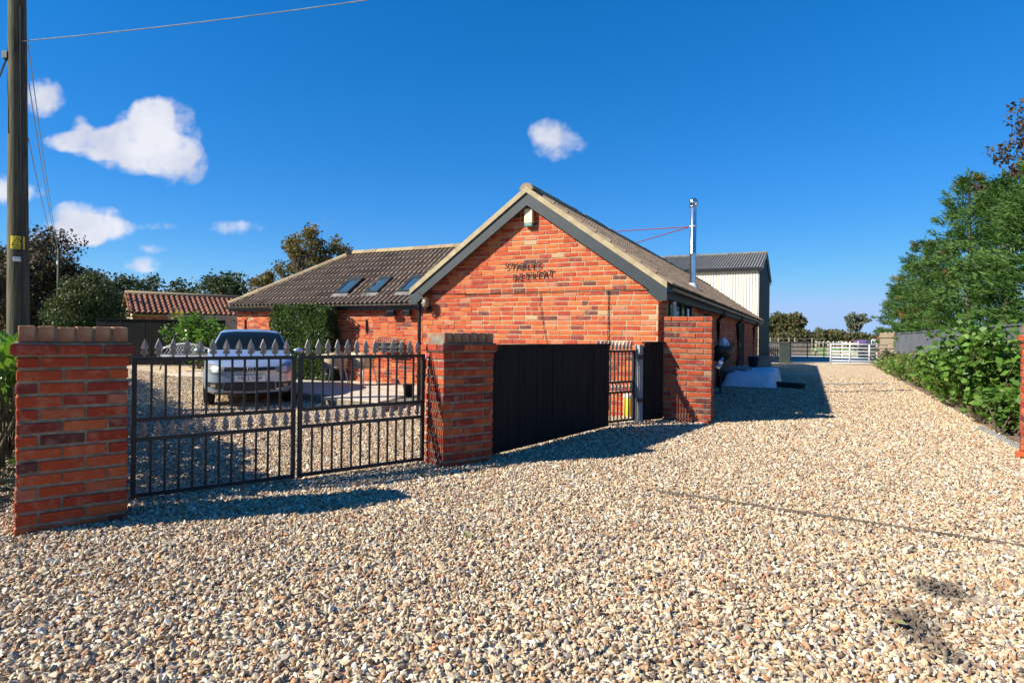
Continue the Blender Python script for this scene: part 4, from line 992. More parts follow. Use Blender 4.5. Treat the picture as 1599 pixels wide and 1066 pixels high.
shrub('last dark bush in the bed at the fence end by the gate', (16.9, 26.8, 0), .9, .80, 700, .12, 'leaf_bush', 18, group=GB)
for k, (yy, lab) in enumerate(((9.9, 'low leafy clump spilling onto the gravel below the large berry shrub'), (12.9, 'low leafy clump at the bed edge between the second shrub and the pale one'), (16.2, 'low leafy clump at the bed edge beyond the pale shrub'), (20.2, 'low leafy clump at the bed edge by the scrubby bush'), (24.4, 'low leafy clump at the far end of the bed edge'))):
    shrub(lab, (.52*yy+2.62, yy, 0), .62, .52, 650, .095, ('leaf_shrub', 'leaf_shrub_pale')[k % 2], 70+k, group=GB, name='low_shrub')
struct(mobj('flower_bed', [(5.85+.1, 6.7, .008), (fence_x(6.7), 6.7, .008), (fence_x(29.8), 29.8, .008), (.52*29.8+2.35, 29.8, .008), (.52*8+2.35, 8.0, .008)], [(0, 1, 2, 3, 4)], 'soil'))
def edging():
    a, b = gnd(1596, 704), gnd(1530, 670); d = b-a; root = thing('edging_board', 'grey timber edging board along the flower bed', 'edging', (a.x, a.y, -.02), math.atan2(d.y, d.x)); L = d.length
    mb = MB(); mb.box(0, L, -.02, .02, 0, .075, j=.004); mb.obj('board', 'post_grey', root)
    for x in (.12, L-.15): mb = MB(); mb.box(x, x+.04, -.055, -.0215, 0, .065); mb.obj('peg', 'post_grey', root)
edging()

# laurel hedge on the left, ivy block on the wing wall
def hedge_mass(root, P0, P1, wd, h, n, ls, mat, seed, taper=.12):
    rng = np.random.default_rng(seed); d = np.array(P1)-np.array(P0); L = np.linalg.norm(d); u = d/L; s = np.array([-u[1], u[0]])
    t = rng.uniform(0, L, n); face = rng.uniform(0, 1, n); a = rng.uniform(-1, 1, n); z = rng.uniform(0, 1, n)**.85
    side = face < .62; a = np.where(side, np.sign(a)*(1-np.abs(rng.normal(0, .16, n))), a); z = np.where(side, z, 1-np.abs(rng.normal(0, .10, n)))
    lump = 1+taper*np.sin(t*2.1+seed)*np.sin(t*5.3)+.06*np.sin(z*9+t*3)
    P = np.stack([P0[0]+u[0]*t+s[0]*a*wd/2*lump, P0[1]+u[1]*t+s[1]*a*wd/2*lump, z*h*(1+.06*np.sin(t*3.3+1)*lump)+.03], 1)
    nrm = np.stack([s[0]*a*side, s[1]*a*side, (1-side)*1.0], 1); D = rdir(rng, n)+nrm*.5+np.array([0, 0, .1]); l = ls*rng.uniform(.6, 1.3, n)
    quads_obj('foliage', rhombs(P, D, l, l*.48, rng), mat, root)
    mb = MB(); rg = random.Random(seed)
    for k in range(max(3, int(L/.5))):
        q = Vector((P0[0]+u[0]*(k+.5)*.5, P0[1]+u[1]*(k+.5)*.5, -.02))
        for m_ in range(3): limb(mb, q, q+Vector((rg.gauss(0, .14), rg.gauss(0, .14), h*rg.uniform(.6, .92))), .02, .006, rg, 3, 5, .04)
    mb.obj('stems', 'bark', root, fix=False)
r_ = thing('laurel_hedge', 'glossy green laurel hedge left of the shaded gate pillar', 'hedge', (0, 0, 0))
hedge_mass(r_, (-3.62, 4.08), (-11.4, 14.9), .85, 1.0, 15000, .15, 'leaf_laurel', 21)
def wall_px(px, y=WY):
    d = Vector((un(px, 520)[0]/FPX, 1.0)); ax, ay = blocal((0, 0)); bx, by = blocal(d*10); k = (y-ay)/(by-ay); return ax+(bx-ax)*k
x0, x1 = wall_px(447), wall_px(533)
r_ = barn_thing('clipped_climber', 'large square-clipped evergreen climber covering part of the wing wall', 'climber', x0, WY, 0)
def climber():
    rng = np.random.default_rng(5); n = 9000; w = x1-x0; dp = .55; f = rng.uniform(0, 1, n)
    x = rng.uniform(0, w, n); y = -rng.uniform(.03, dp, n); z = rng.uniform(.08, 1.93, n); e = np.abs(rng.normal(0, .035, n))
    y = np.where(f < .6, -dp+e, y); x = np.where((f >= .6) & (f < .74), e, x); x = np.where((f >= .74) & (f < .88), w-e, x); z = np.where(f >= .88, 1.95-e, z)
    x += .05*np.sin(z*7)+.03*np.sin(y*11); y += .05*np.sin(x*5)*np.sin(z*4); z += .04*np.sin(x*6)
    D = rdir(rng, n)+np.stack([np.zeros(n), -.5*np.ones(n), .2*np.ones(n)], 1); l = .075*rng.uniform(.6, 1.3, n); quads_obj('foliage', rhombs(np.stack([x, y, z], 1), D, l, l*.7, rng), 'leaf_hedge', r_)
    mb = MB(); rg = random.Random(3)
    for k in range(9): limb(mb, (w*(k+.5)/9*.5+w*.25, -.12, 0), (w*(k+.5)/9, -.2, 1.8), .025, .008, rg, 5, 5, .03)
    for k in range(40): limb(mb, (rg.uniform(.1, w-.1), -.1, rg.uniform(.2, 1.6)), (rg.uniform(.05, w-.05), -.45, rg.uniform(.2, 1.85)), .012, .004, rg, 3, 4, .04)
    mb.obj('stems', 'bark', r_, fix=False)
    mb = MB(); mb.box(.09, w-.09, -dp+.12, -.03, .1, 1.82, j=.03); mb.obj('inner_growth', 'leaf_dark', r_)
climber()

# background trees on the left
def tree_px(label, px, Y, ytop, wpx, ybot, n, ls, mat, seed, nclump=46, **kw):
    p = at(px, ytop, Y); H = p.z; rx = wpx/2*Y/FPX; zb = max(at(px, ybot, Y).z, .2); rz = (H-zb)/2*1.03; return broadleaf(label, (p.x, Y, 0), H, rx, rz, (H+zb)/2, n, ls, mat, seed, nclump, **kw)
tree_px('broad dark copper tree behind the wooden electricity pole', 45, 36, 362, 235, 545, 26000, .20, 'leaf_copper', 31, 100, trunk_r=.3, clump_r=.32)
tree_px('rounded dark green bush left of the low tiled outbuilding', 136, 24, 417, 118, 600, 24000, .085, 'leaf_bush', 32, 90, name='bush', cat='bush', clump_r=.34)
tree_px('dark green tree standing behind the low outbuilding roof, left one', 222, 52, 418, 115, 545, 7000, .26, 'leaf_dark', 33, 44)
tree_px('dark round-topped tree behind the low outbuilding roof, right one', 345, 54, 408, 140, 540, 8500, .28, 'leaf_dark', 34, 50, clump_r=.32)
tree_px('low dark tree filling the gap between the two dark background trees', 275, 56, 432, 110, 545, 5000, .28, 'leaf_dark', 38, 36)
tree_px('autumn-tinted open tree rising behind the wing roof', 474, 33, 350, 112, 470, 6500, .15, 'leaf_autumn', 35, 64, trunk_r=.16, clump_r=.22)
tree_px('smaller autumn-tinted tree right of the tall one behind the wing roof', 528, 34, 362, 72, 470, 3000, .15, 'leaf_autumn', 36, 40, trunk_r=.11, clump_r=.26)
tree_px('low olive-green tree at the left foot of the autumn tree', 415, 34, 410, 66, 490, 3000, .16, 'leaf_autumn', 37, 34, trunk_r=.1, clump_r=.3)
tree_px('leafy dark tree filling the far left edge behind the hedge', -70, 30, 380, 160, 545, 7000, .2, 'leaf_copper', 39, 44, trunk_r=.2)
shrub('dense glossy laurel bush in front of the dark garden fence', (at(310, 545, 20.4).x, 20.4, 0), 1.2, 1.85, 4200, .12, 'leaf_laurel', 41, name='laurel_bush', cat='bush', ry=.8)
shrub('yellow-leaved plant above the low wall by the outbuilding', (at(278, 500, 23.0).x, 23.0, 0), .5, 2.05, 500, .09, 'leaf_yellow', 42, name='yellow_shrub')

# ------------------------------------------------------------------ the silver hatchback behind the gates
def build_car():
    p = gnd(390, 637, -.12); SC = .975
    root = thing('car', 'silver blue hatchback parked behind the left iron gate', 'car', (p.x, p.y, G(p.x, p.y+1.2)), math.atan2(-p.x, p.y)); root.scale = (SC,)*3
    # y, bottom z, bottom half width, (low side), (widest), (belt), (roof or bonnet edge), top
    ST = [(0.00, .30, .40, (.50, .34), (.54, .48), (.52, .62), (.44, .69), .705), (.05, .215, .56, (.66, .30), (.70, .48), (.67, .66), (.56, .735), .755), (.16, .185, .66, (.76, .29), (.79, .50), (.75, .73), (.62, .80), .825),
          (.42, .18, .71, (.81, .30), (.83, .53), (.79, .82), (.66, .885), .905), (.98, .18, .73, (.82, .30), (.84, .56), (.80, .92), (.68, .985), 1.00), (1.22, .18, .73, (.82, .30), (.84, .57), (.80, .94), (.67, 1.10), 1.125),
          (1.72, .18, .73, (.82, .30), (.84, .58), (.80, .95), (.595, 1.385), 1.415), (2.25, .18, .73, (.82, .30), (.84, .58), (.80, .96), (.575, 1.43), 1.46), (2.95, .18, .73, (.82, .30), (.84, .59), (.80, .97), (.565, 1.405), 1.435),
          (3.45, .19, .73, (.82, .31), (.84, .60), (.79, .98), (.56, 1.32), 1.345), (3.78, .22, .70, (.80, .34), (.82, .60), (.77, .96), (.62, 1.07), 1.09), (3.93, .27, .62, (.72, .36), (.75, .58), (.70, .84), (.56, .92), .93), (3.97, .33, .50, (.60, .40), (.62, .56), (.58, .76), (.46, .82), .83)]
    vs = []; n = 14
    for (y, zb, wb, a, b, c, d, zt) in ST:
        half = [(0, zb), (wb, zb), a, b, c, d, ((d[0])*.55, d[1]+(zt-d[1])*.75), (0, zt)]
        bow = [0, .0, 0, 0, 0, 0, 0, 0]
        ring = half+[(-x, z) for x, z in reversed(half[1:-1])]
        for x, z in ring:
            cy = y+(.14*(abs(x)/.75)**2.4 if y < .2 else 0)-(.05*(abs(x)/.75)**2 if y > 3.8 else 0); vs.append((x, cy, z))
    fs = [(i*n+k, i*n+(k+1) % n, (i+1)*n+(k+1) % n, (i+1)*n+k) for i in range(len(ST)-1) for k in range(n)]+[tuple(range(n))[::-1], tuple(range((len(ST)-1)*n, len(ST)*n))]
    me = bpy.data.meshes.new('body'); me.from_pydata(vs, [], fs); bm = bmesh.new(); bm.from_mesh(me); bmesh.ops.recalc_face_normals(bm, faces=bm.faces)
    cr = bm.edges.layers.float.new('crease_edge')
    for e in bm.edges:
        k0, k1 = e.verts[0].index % n, e.verts[1].index % n
        if abs(e.verts[0].index-e.verts[1].index) == n and k0 in (4, 5, 9, 10): e[cr] = .45
    bm.to_mesh(me); bm.free(); tmp = bpy.data.objects.new('tmp', me); COL.objects.link(tmp); md = tmp.modifiers.new('s', 'SUBSURF'); md.levels = 2; md.render_levels = 2
    bme = bpy.data.meshes.new_from_object(tmp.evaluated_get(bpy.context.evaluated_depsgraph_get())); bpy.data.objects.remove(tmp); bme.name = 'body'; bme.materials.clear(); bme.materials.append(MATS['car_paint'])
    bme.polygons.foreach_set('use_smooth', [True]*len(bme.polygons)); body = link(bpy.data.objects.new('body', bme), root)
    bv = BVHTree.FromPolygons([v.co.copy() for v in bme.vertices], [tuple(q.vertices) for q in bme.polygons])
    def patch(name, top, bot, mat, off=.004, nu=14, nv=5, ray='y', parent=body, thick=True):
        """a panel laid on the body: curves top(u), bot(u) in front (x,z) or side (y,z) view"""
        def lerp(c, u): 
            t = u*(len(c)-1); i = min(int(t), len(c)-2); f = t-i; return tuple(c[i][k]*(1-f)+c[i+1][k]*f for k in (0, 1))
        V = []; ok = []
        for j in range(nv+1):
            for i in range(nu+1):
                a, b = lerp(bot, i/nu), lerp(top, i/nu); q = (a[0]+(b[0]-a[0])*j/nv, a[1]+(b[1]-a[1])*j/nv)
                if ray == 'y': o, d = Vector((q[0], -2, q[1])), Vector((0, 1, 0))
                elif ray == 'x+': o, d = Vector((2, q[0], q[1])), Vector((-1, 0, 0))
                else: o, d = Vector((-2, q[0], q[1])), Vector((1, 0, 0))
                h, nr, _, _ = bv.ray_cast(o, d)
                if h is None: V.append(o); ok.append(False); continue
                if nr.dot(d) > 0: nr = -nr
                V.append(h+nr*off); ok.append(True)
        F = [(j*(nu+1)+i, j*(nu+1)+i+1, (j+1)*(nu+1)+i+1, (j+1)*(nu+1)+i) for j in range(nv) for i in range(nu)]; F = [f for f in F if all(ok[k] for k in f)]
        return mobj(name, V, F, mat, parent, True)
    patch('windscreen', [(-.56, 1.355), (-.3, 1.385), (.3, 1.385), (.56, 1.355)], [(-.69, 1.02), (-.35, 1.03), (.35, 1.03), (.69, 1.02)], 'car_glass', .006, 20, 10)
    patch('grille', [(-.47, .728), (0, .718), (.47, .728)], [(-.44, .650), (0, .630), (.44, .650)], 'plastic_black', .006, 16, 3)
    patch('chrome_strip', [(-.44, .665), (0, .645), (.44, .665)], [(-.44, .659), (0, .639), (.44, .659)], 'chrome', .009, 16, 1)
    for s in (-1, 1):
        patch('headlight', [(s*.43, .715), (s*.56, .765), (s*.70, .795), (s*.775, .79)], [(s*.45, .645), (s*.55, .60), (s*.68, .60), (s*.775, .67)], 'headlight_glass', .008, 14, 6)
        patch('headlight_bezel', [(s*.50, .715), (s*.58, .735), (s*.64, .735)], [(s*.51, .64), (s*.57, .625), (s*.64, .64)], 'galvanised', .011, 8, 4)
        patch('fog_recess', [(s*.44, .445), (s*.6, .44), (s*.76, .455)], [(s*.46, .325), (s*.6, .33), (s*.74, .375)], 'plastic_black', .007, 10, 4)
        patch('fog_lamp', [(s*.58, .41), (s*.66, .41)], [(s*.58, .35), (s*.66, .355)], 'lamp_glass', .011, 5, 3)
        rt = 'x+' if s > 0 else 'x-'
        patch('side_window', [(1.75, 1.34), (2.3, 1.385), (2.9, 1.365), (3.25, 1.29)], [(1.32, 1.0), (2.2, 1.0), (2.9, 1.01), (3.4, 1.04)], 'car_glass', .006, 14, 5, rt)
        patch('sill_trim', [(.95, .30), (3.0, .31)], [(.95, .23), (3.0, .23)], 'plastic_black', .006, 8, 2, rt)
        mb = MB(); mb.lathe([(0, -.07), (.05, -.065), (.095, -.02), (.10, .03), (.06, .07), (0, .075)], 14); o = mb.obj('mirror', 'car_paint', root, True); o.location = (s*.93, 1.28, 1.0); o.rotation_euler = (R(90), 0, 0); o.scale = (1, .62, .75)
        mb = MB(); mb.box(min(s*.80, s*.88), max(s*.80, s*.88), 1.26, 1.31, .955, .99); mb.obj('mirror_arm', 'plastic_black', root)
        for y in (.74, 3.2):
            mb = MB(); mb.lathe([(.20, -.095), (.285, -.09), (.30, -.06), (.30, .06), (.285, .09), (.20, .095)], 28); w = mb.obj('wheel', 'tyre', root, True); w.rotation_euler = (0, R(90), 0); w.location = (s*.715, y, .30)
            mb = MB(); mb.lathe([(0, -.02), (.06, -.0), (.185, -.01), (.20, .02), (.205, .03)], 24); o = mb.obj('rim', 'galvanised', w, True); o.location = (0, 0, s*.07)
            mb = MB(); mb.lathe([(.315, 0), (.36, .0)], 28); o = mb.obj('arch', 'plastic_black', root); o.rotation_euler = (0, R(90), 0); o.location = (s*.846, y, .31)
    patch('lower_grille', [(-.43, .45), (0, .448), (.43, .45)], [(-.45, .295), (0, .275), (.45, .295)], 'plastic_black', .007, 14, 4)
    patch('bumper_lip', [(-.62, .255), (0, .24), (.62, .255)], [(-.58, .215), (0, .205), (.58, .215)], 'plastic_black', .006, 14, 2)
    # round badge with its two letters
    mb = MB(); mb.lathe([(.043, -.004), (.055, -.002), (.058, .006), (.053, .010), (.045, .006)], 24); bd = mb.obj('badge', 'chrome', root, True); bd.rotation_euler = (R(90), 0, 0); bd.location = (0, -.012, .685)
    mb = MB(); mb.lathe([(0, .0), (.046, .001)], 24); mb.obj('badge_disc', 'plastic_black', bd)
    text_obj('badge_letter', 'V', .045, 'chrome', bd, Matrix.Translation((0, .004, .004)), .006); text_obj('badge_letter', 'W', .045, 'chrome', bd, Matrix.Translation((0, -.034, .004)), .006)
    mb = MB(); mb.box(-.26, .26, -.022, -.014, .465, .576); pl = mb.obj('number_plate', 'plate_white', root)
    text_obj('plate_text', 'FR12 VHP', .098, 'sign_black', pl, Matrix.Translation((0, -.024, .488)) @ Matrix.Rotation(R(90), 4, 'X'), .002, spacing=1.02)
    # cabin seen through the glass
    mb = MB(); mb.box(-.62, .62, 1.9, 2.0, .5, .95); mb.obj('seats', 'plastic_black', root)
    for s in (-1, 1): mb = MB(); mb.tube([(s*.05, .93, 1.005), (s*.05+.5, 1.0, 1.055)], .008, 5); mb.obj('wiper', 'plastic_black', root)
build_car()

# ------------------------------------------------------------------ electricity pole, far pole and wires
def poles():
    b = at(31, 470, 9.7); root = thing('utility_pole', 'thick weathered wooden electricity pole with yellow warning sign', 'pole', (b.x, 9.7, -.1))
    H = 8.6; mb = MB(); n = 16; pts = [(0-.015*z, 0, z) for z in (0, 1.2, 2.6, 4.2, 5.8, 7.2, H)]; mb.tube(pts, [.155-.0055*p[2] for p in pts], n); mb.obj('shaft', 'pole_wood', root, True)
    def plate(name, px, py, w, h, mat):
        z = at(px, py, 9.55).z+.1; r = .155-.0055*z; cx = -.015*z; mb = MB(); d0 = Vector((-b.x, -9.7, 0)).normalized(); a0 = math.atan2(d0.y, d0.x); m_ = 8; V = []
        for j in (0, 1):
            for i in range(m_+1): a = a0-.04-(w/2)/r+(w/r)*i/m_; V.append((cx+(r+.006)*math.cos(a), (r+.006)*math.sin(a), z-h/2+h*j))
        return mobj(name, V, [(i, i+1, m_+2+i, m_+1+i) for i in range(m_)], mat, root, True), z, r, a0-.04, cx
    o, z, r, a, cx = plate('warning_sign', 29, 378, .185, .205, 'sign_yellow')
    def on(u, v, e=.009): aa = a+u/r; return Vector((cx+(r+e)*math.cos(aa), (r+e)*math.sin(aa), z+v))
    mb = MB()
    tri = [(-.07, -.045), (.07, -.045), (0, .082)]
    for i in range(3):
        p, q = tri[i], tri[(i+1) % 3]; mb.tube([on(p[0]+(q[0]-p[0])*t/4, p[1]+(q[1]-p[1])*t/4) for t in range(5)], .006, 5)
    mb.tube([on(.012, .045), on(-.012, .01), on(.012, .005), on(-.008, -.032)], .006, 5); mb.tube([on(-.07, -.075), on(0, -.075), on(.07, -.075)], .005, 4); mb.tube([on(-.05, -.09), on(0, -.09), on(.05, -.09)], .003, 4); mb.obj('warning_symbol', 'sign_black', o)
    o2, z, r, a, cx = plate('number_tag', 28, 404, .12, .07, 'plate_white'); mb = MB()
    for u in (-.03, 0, .03): mb.tube([on(u-.008, .015), on(u+.008, .015), on(u, -.015)], .004, 4)
    mb.obj('tag_digits', 'sign_black', o2)
    z = at(8, 90, 9.6).z+.1; mb = MB(); mb.box(-.24, -.15, -.12, -.02, z-.02, z+.1); bevel(mb.obj('junction_box', 'plastic_black', root), .01)
    mb = MB(); mb.tube([(-.2, -.08, z-.02), (-.3, -.16, z-.5), (-.42, -.22, z-1.0)], .014, 6); mb.tube([(-.18, -.08, z+.1), (-.13, -.1, z+.6), (-.15, -.1, z+1.6)], .012, 6); mb.tube([(.13, -.06, .2), (.09, -.09, 3.0), (.04, -.1, 6.5)], .012, 6); mb.obj('cable', 'gutter_black', root)
    f = at(91, 455, 28.5); r2 = thing('utility_pole', 'slender distant wooden pole in front of the dark copper tree', 'pole', (f.x, 28.5, 0)); zt = at(91, 388, 28.5).z; mb = MB(); mb.tube([(0, 0, 0), (0, 0, zt)], [.075, .06], 8); mb.obj('shaft', 'pole_wood', r2, True)
    mb = MB(); mb.box(-.03, .03, -.11, -.07, zt-.75, zt-.60); mb.obj('cable_box', 'plate_white', r2)
    def wire(name, lab, p, q, sag, rad):
        p, q = Vector(p), Vector(q); mb = MB(); pts = [p.lerp(q, i/14)-Vector((0, 0, sag*4*(i/14)*(1-i/14))) for i in range(15)]; mb.tube(pts, rad, 5); o = mb.obj(name, 'stone_grey', None); tag(o, lab, 'wire', 'overhead wires')
    pt = Vector((b.x-.09, 9.65, at(44, 66, 9.65).z)); e = at(720, -22, 9.2)
    wire('overhead_wire', 'thin pale overhead wire crossing the top left sky from the pole', pt, e, .06, .008)
    for k, (px, py, lab) in enumerate(((44, 70, 'overhead wire running down to the distant pole, uppermost'), (45, 130, 'overhead wire running down to the distant pole, middle one'), (44, 215, 'overhead wire running down to the distant pole, lowest'))):
        s = at(px, py, 9.7); wire('overhead_wire', lab, s, (f.x-.02+.02*k, 28.5, zt-.1-.08*k), .22+.08*k, .008)
poles()

# ------------------------------------------------------------------ fence along the drive
def drive_fence():
    a = R(90)-math.atan(.52); y = 7.0; k = 0; pass
    L = 2.44; dy = L*math.sin(a); p0 = Vector((fence_x(y), y, 0))
    root = thing('drive_fence', 'long grey painted boarded fence along the right side of the drive', 'fence', p0, a)
    while y < 28.5:
        x0 = k*L; h = 1.52+(.05 if k == 0 else 0); n = 17; w = (L-.12)/n
        mb = MB(); mb.box(x0-.045, x0+.045, -.045, .045, -.05, h+.06, j=.003); mb.obj('post', 'grey_board', root)
        for i in range(n):
            mb = MB(); yy = rnd.uniform(-.003, .003)+(.006 if i % 2 else -.006); xx = x0+.06+i*w; mb.box(xx+.002, xx+w-.002, yy-.011, yy+.011, .03, h+rnd.uniform(-.008, .008), j=.0015); mb.obj('board', 'grey_board', root)
        for z in (.25, .85, h-.2): mb = MB(); mb.box(x0+.05, x0+L-.05, -.065, -.021, z-.04, z+.04); mb.obj('rail', 'grey_board', root)
        mb = MB(); mb.box(x0+.05, x0+L-.05, -.035, .045, h+.010, h+.035); mb.obj('cap_rail', 'grey_board', root)
        y += dy; k += 1
    p = Vector((fence_x(y), y, 0)); q = Vector((fence_x(y)+.6, y+2.1, 0)); boarded('board_fence', 'brown weathered boarded fence beyond the grey panels', 'fence', p, q, 1.62, 14, 'brown_board', cap=False, wav=.05)
drive_fence()

# ------------------------------------------------------------------ left garden: fence, outbuilding, bench
p, q = at(150, 500, 21.6), at(352, 500, 22.3)
boarded('garden_fence', 'dark boarded garden fence behind the laurel bush', 'fence', (p.x, p.y, 0), (q.x, q.y, 0), 1.66, 40, 'black_board', cap=True)
def outbuilding():
    l = at(197, 459, 30.0); r = at(430, 470, 34.5); d = Vector((r.x-l.x, r.y-l.y, 0)); L = d.length; root = thing('outbuilding', 'low brick outbuilding with red clay pantile roof', 'outbuilding', (l.x, l.y, 0), math.atan2(d.y, d.x)); zr = l.z; ze = 2.10; hw = 1.75
    mb = MB(); mb.prism([(-hw+.15, -.1), (hw-.15, -.1), (hw-.15, ze-.05), (0, zr-.1), (-hw+.15, ze-.05)], 'x', .1, L-.1); wl = mb.obj('walls', 'mortar', root)
    mb = MB(); M = Matrix.Translation((.12, -hw+.15, 0))
    for u0, u1, z in lay(L-.3, 0, ze-.15): mb.add(box_arrays(M, u0, u1, .012, z, z+BH), BF)
    stuff(mb.obj('brickwork', 'brick', wl, fix=False))
    for sg in (-1, 1):
        ext = MB(); nr = 7; ln = math.hypot(hw+.1, zr-ze); up = Vector((0, -sg*(hw+.1), zr-ze)).normalized(); nm = Vector((0, sg*(zr-ze), hw+.1)).normalized(); o = Vector((0, sg*(hw+.1), ze)); nc = int(L/.24)
        for rr in range(nr):
            for c in range(nc):
                prof = [(t/6*.24, .05*math.sin(t/6*2*math.pi*.98)*.8) for t in range(7)]; v0 = rr*ln/nr; v1 = v0+ln/nr+.05; dz = rnd.uniform(0, .012)
                vs = [o+Vector((c*.24+x, 0, 0))+up*v+nm*(z+.05+lf+dz) for v, lf in ((v0, .035), (min(v1, ln), .0)) for x, z in prof]; vs += [v-nm*.03 for v in vs[:7]]
                ext.add(vs, [(i, i+1, 8+i, 7+i) for i in range(6)]+[(i+1, i, 14+i, 15+i) for i in range(6)])
        ext.add([o+Vector((-.02, 0, 0)), o+Vector((L, 0, 0)), Vector((L, 0, zr)), Vector((-.02, 0, zr))], [(0, 1, 2, 3)])
        stuff(ext.obj('pantiles', 'clay_tile', root, fix=False))
    mb = MB(); mb.tube([(-.05, 0, zr+.06), (L, 0, zr+.06)], .12, 8); mb.obj('ridge', 'ridge_tile', root, True)
    for sg in (-1, 1): mb = MB(); mb.prism([(sg*(hw+.12), ze+.06), (0, zr+.12), (0, zr-.06), (sg*(hw+.12), ze-.12)], 'x', -.06, -.022); mb.obj('bargeboard', 'rust', root)
outbuilding()
def low_wall():
    p, q = at(262, 500, 23.6), at(372, 500, 24.4); d = Vector((q.x-p.x, q.y-p.y, 0)); root = thing('garden_wall', 'low rendered garden wall below the outbuilding eaves', 'wall', (p.x, p.y, 0), math.atan2(d.y, d.x)); L = d.length
    mb = MB(); mb.box(0, L, 0, .2, -.1, 1.86); mb.obj('wall', 'mortar', root); mb = MB(); mb.box(-.03, L+.03, -.04, .24, 1.861, 1.91); mb.obj('coping', 'slab', root)
low_wall()
def bench():
    p = gnd(289, 577, .05); root = thing('garden_bench', 'white cast metal garden bench with lattice back', 'bench', (p.x, p.y, .05), R(28)); w = .66
    mb = MB(); arc = [(-w+2*w*i/12, .30, .56+.26*math.sin(math.pi*(.12+.76*i/12))) for i in range(13)]; mb.tube(arc, .024, 8); mb.tube([(-w, .30, .46), (w, .30, .46)], .018, 6); mb.tube([(-w, .3, .42), (-w, .3, .66)], .02, 6); mb.tube([(w, .3, .42), (w, .3, .66)], .02, 6); mb.tube([(0, .3, .46), (0, .3, .81)], .016, 6); mb.obj('back_frame', 'white_paint', root, True)
    mb = MB()
    for i in range(-9, 10):
        for s in (-1, 1):
            x0 = i*.085; pts = [(x0+s*t*.17, .30, .47+t*.30) for t in (0, .5, 1)]
            if abs(pts[0][0]) < w and abs(pts[2][0]) < w-.12: mb.tube(pts, .008, 5)
    mb.obj('back_lattice', 'white_paint', root)
    mb = MB()
    for k in range(6): mb.box(-w, w, -.16+k*.075, -.16+k*.075+.055, .41, .43)
    mb.obj('seat', 'white_paint', root)
    for sx in (-1, 1):
        mb = MB(); mb.tube([(sx*w, .30, .64), (sx*(w+.02), .02, .62), (sx*(w+.01), -.16, .60), (sx*w, -.17, .43)], .018, 8); mb.obj('arm', 'white_paint', root, True)
        for y, dy in ((-.16, -.06), (.30, .08)): mb = MB(); mb.tube([(sx*w, y, .42), (sx*(w-.01), y+dy*.2, .2), (sx*(w+.03), y+dy, .0)], .017, 6); mb.obj('leg', 'black_paint', root)
bench()
def chair(label, px, py, rz):
    p = gnd(px, py, .05); root = thing('garden_chair', label, 'chair', (p.x, p.y, .05), rz, 'tub chairs on the patio'); V = []; n = 14
    for j, (z, r) in enumerate(((.40, .26), (.55, .285), (.70, .295), (.76, .30))):
        for i in range(n+1): a = R(-20)+R(220)*i/n; zz = z if j < 3 else .60+.17*math.sin(math.pi*i/n)**.6; V.append((r*math.cos(a), r*math.sin(a)*.92, min(z, zz) if j < 3 else zz))
    F = [(j*(n+1)+i, j*(n+1)+i+1, (j+1)*(n+1)+i+1, (j+1)*(n+1)+i) for j in range(3) for i in range(n)]; o = mobj('back_shell', V, F, 'rattan', root, True); md = o.modifiers.new('t', 'SOLIDIFY'); md.thickness = .03
    mb = MB(); mb.lathe([(0, .44), (.25, .44), (.275, .42), (.26, .385), (0, .38)], 20); mb.obj('seat', 'rattan', root, True)
    for sx in (-1, 1):
        for sy in (-1, 1): mb = MB(); mb.tube([(sx*.17, sy*.17, .385), (sx*.24, sy*.23, 0)], [.017, .012], 8); mb.obj('leg', 'white_paint', root, True)
chair('beige tub chair with white legs nearest the clipped climber', 523, 601, R(215)); chair('beige tub chair with white legs against the wing wall by the iron planter', 567, 600, R(150))
def pot(label, px, py, r, h, plant):
    p = gnd(px, py, .05); root = thing('plant_pot', label, 'pot', (p.x, p.y, .05)); mb = MB(); mb.lathe([(0, 0), (r*.72, 0), (r*.98, h*.9), (r*1.06, h*.9), (r*1.06, h), (r*.9, h), (r*.85, h*.85), (0, h*.85)], 18); mb.obj('pot', 'plastic_black', root, True)
    if plant:
        rng = np.random.default_rng(9); n = 160; P = np.stack([rng.normal(0, r*.7, n), rng.normal(0, r*.7, n), h+rng.uniform(0, .42, n)], 1); l = .06*rng.uniform(.6, 1.2, n); quads_obj('leaves', rhombs(P, rdir(rng, n), l, l*.5, rng), 'leaf_red', root); mb = MB(); rg = random.Random(4)
        for k in range(9): limb(mb, (0, 0, h*.8), (rg.gauss(0, r*.7), rg.gauss(0, r*.7), h+rg.uniform(.15, .4)), .005, .002, rg, 3, 4)
        mb.obj('stems', 'bark', root, fix=False)
pot('black plant pot standing alone on the patio behind the right gate leaf', 638, 618, .115, .23, False); pot('black plant pot with red-leaved plant behind the gate hinge', 659, 617, .10, .24, True)

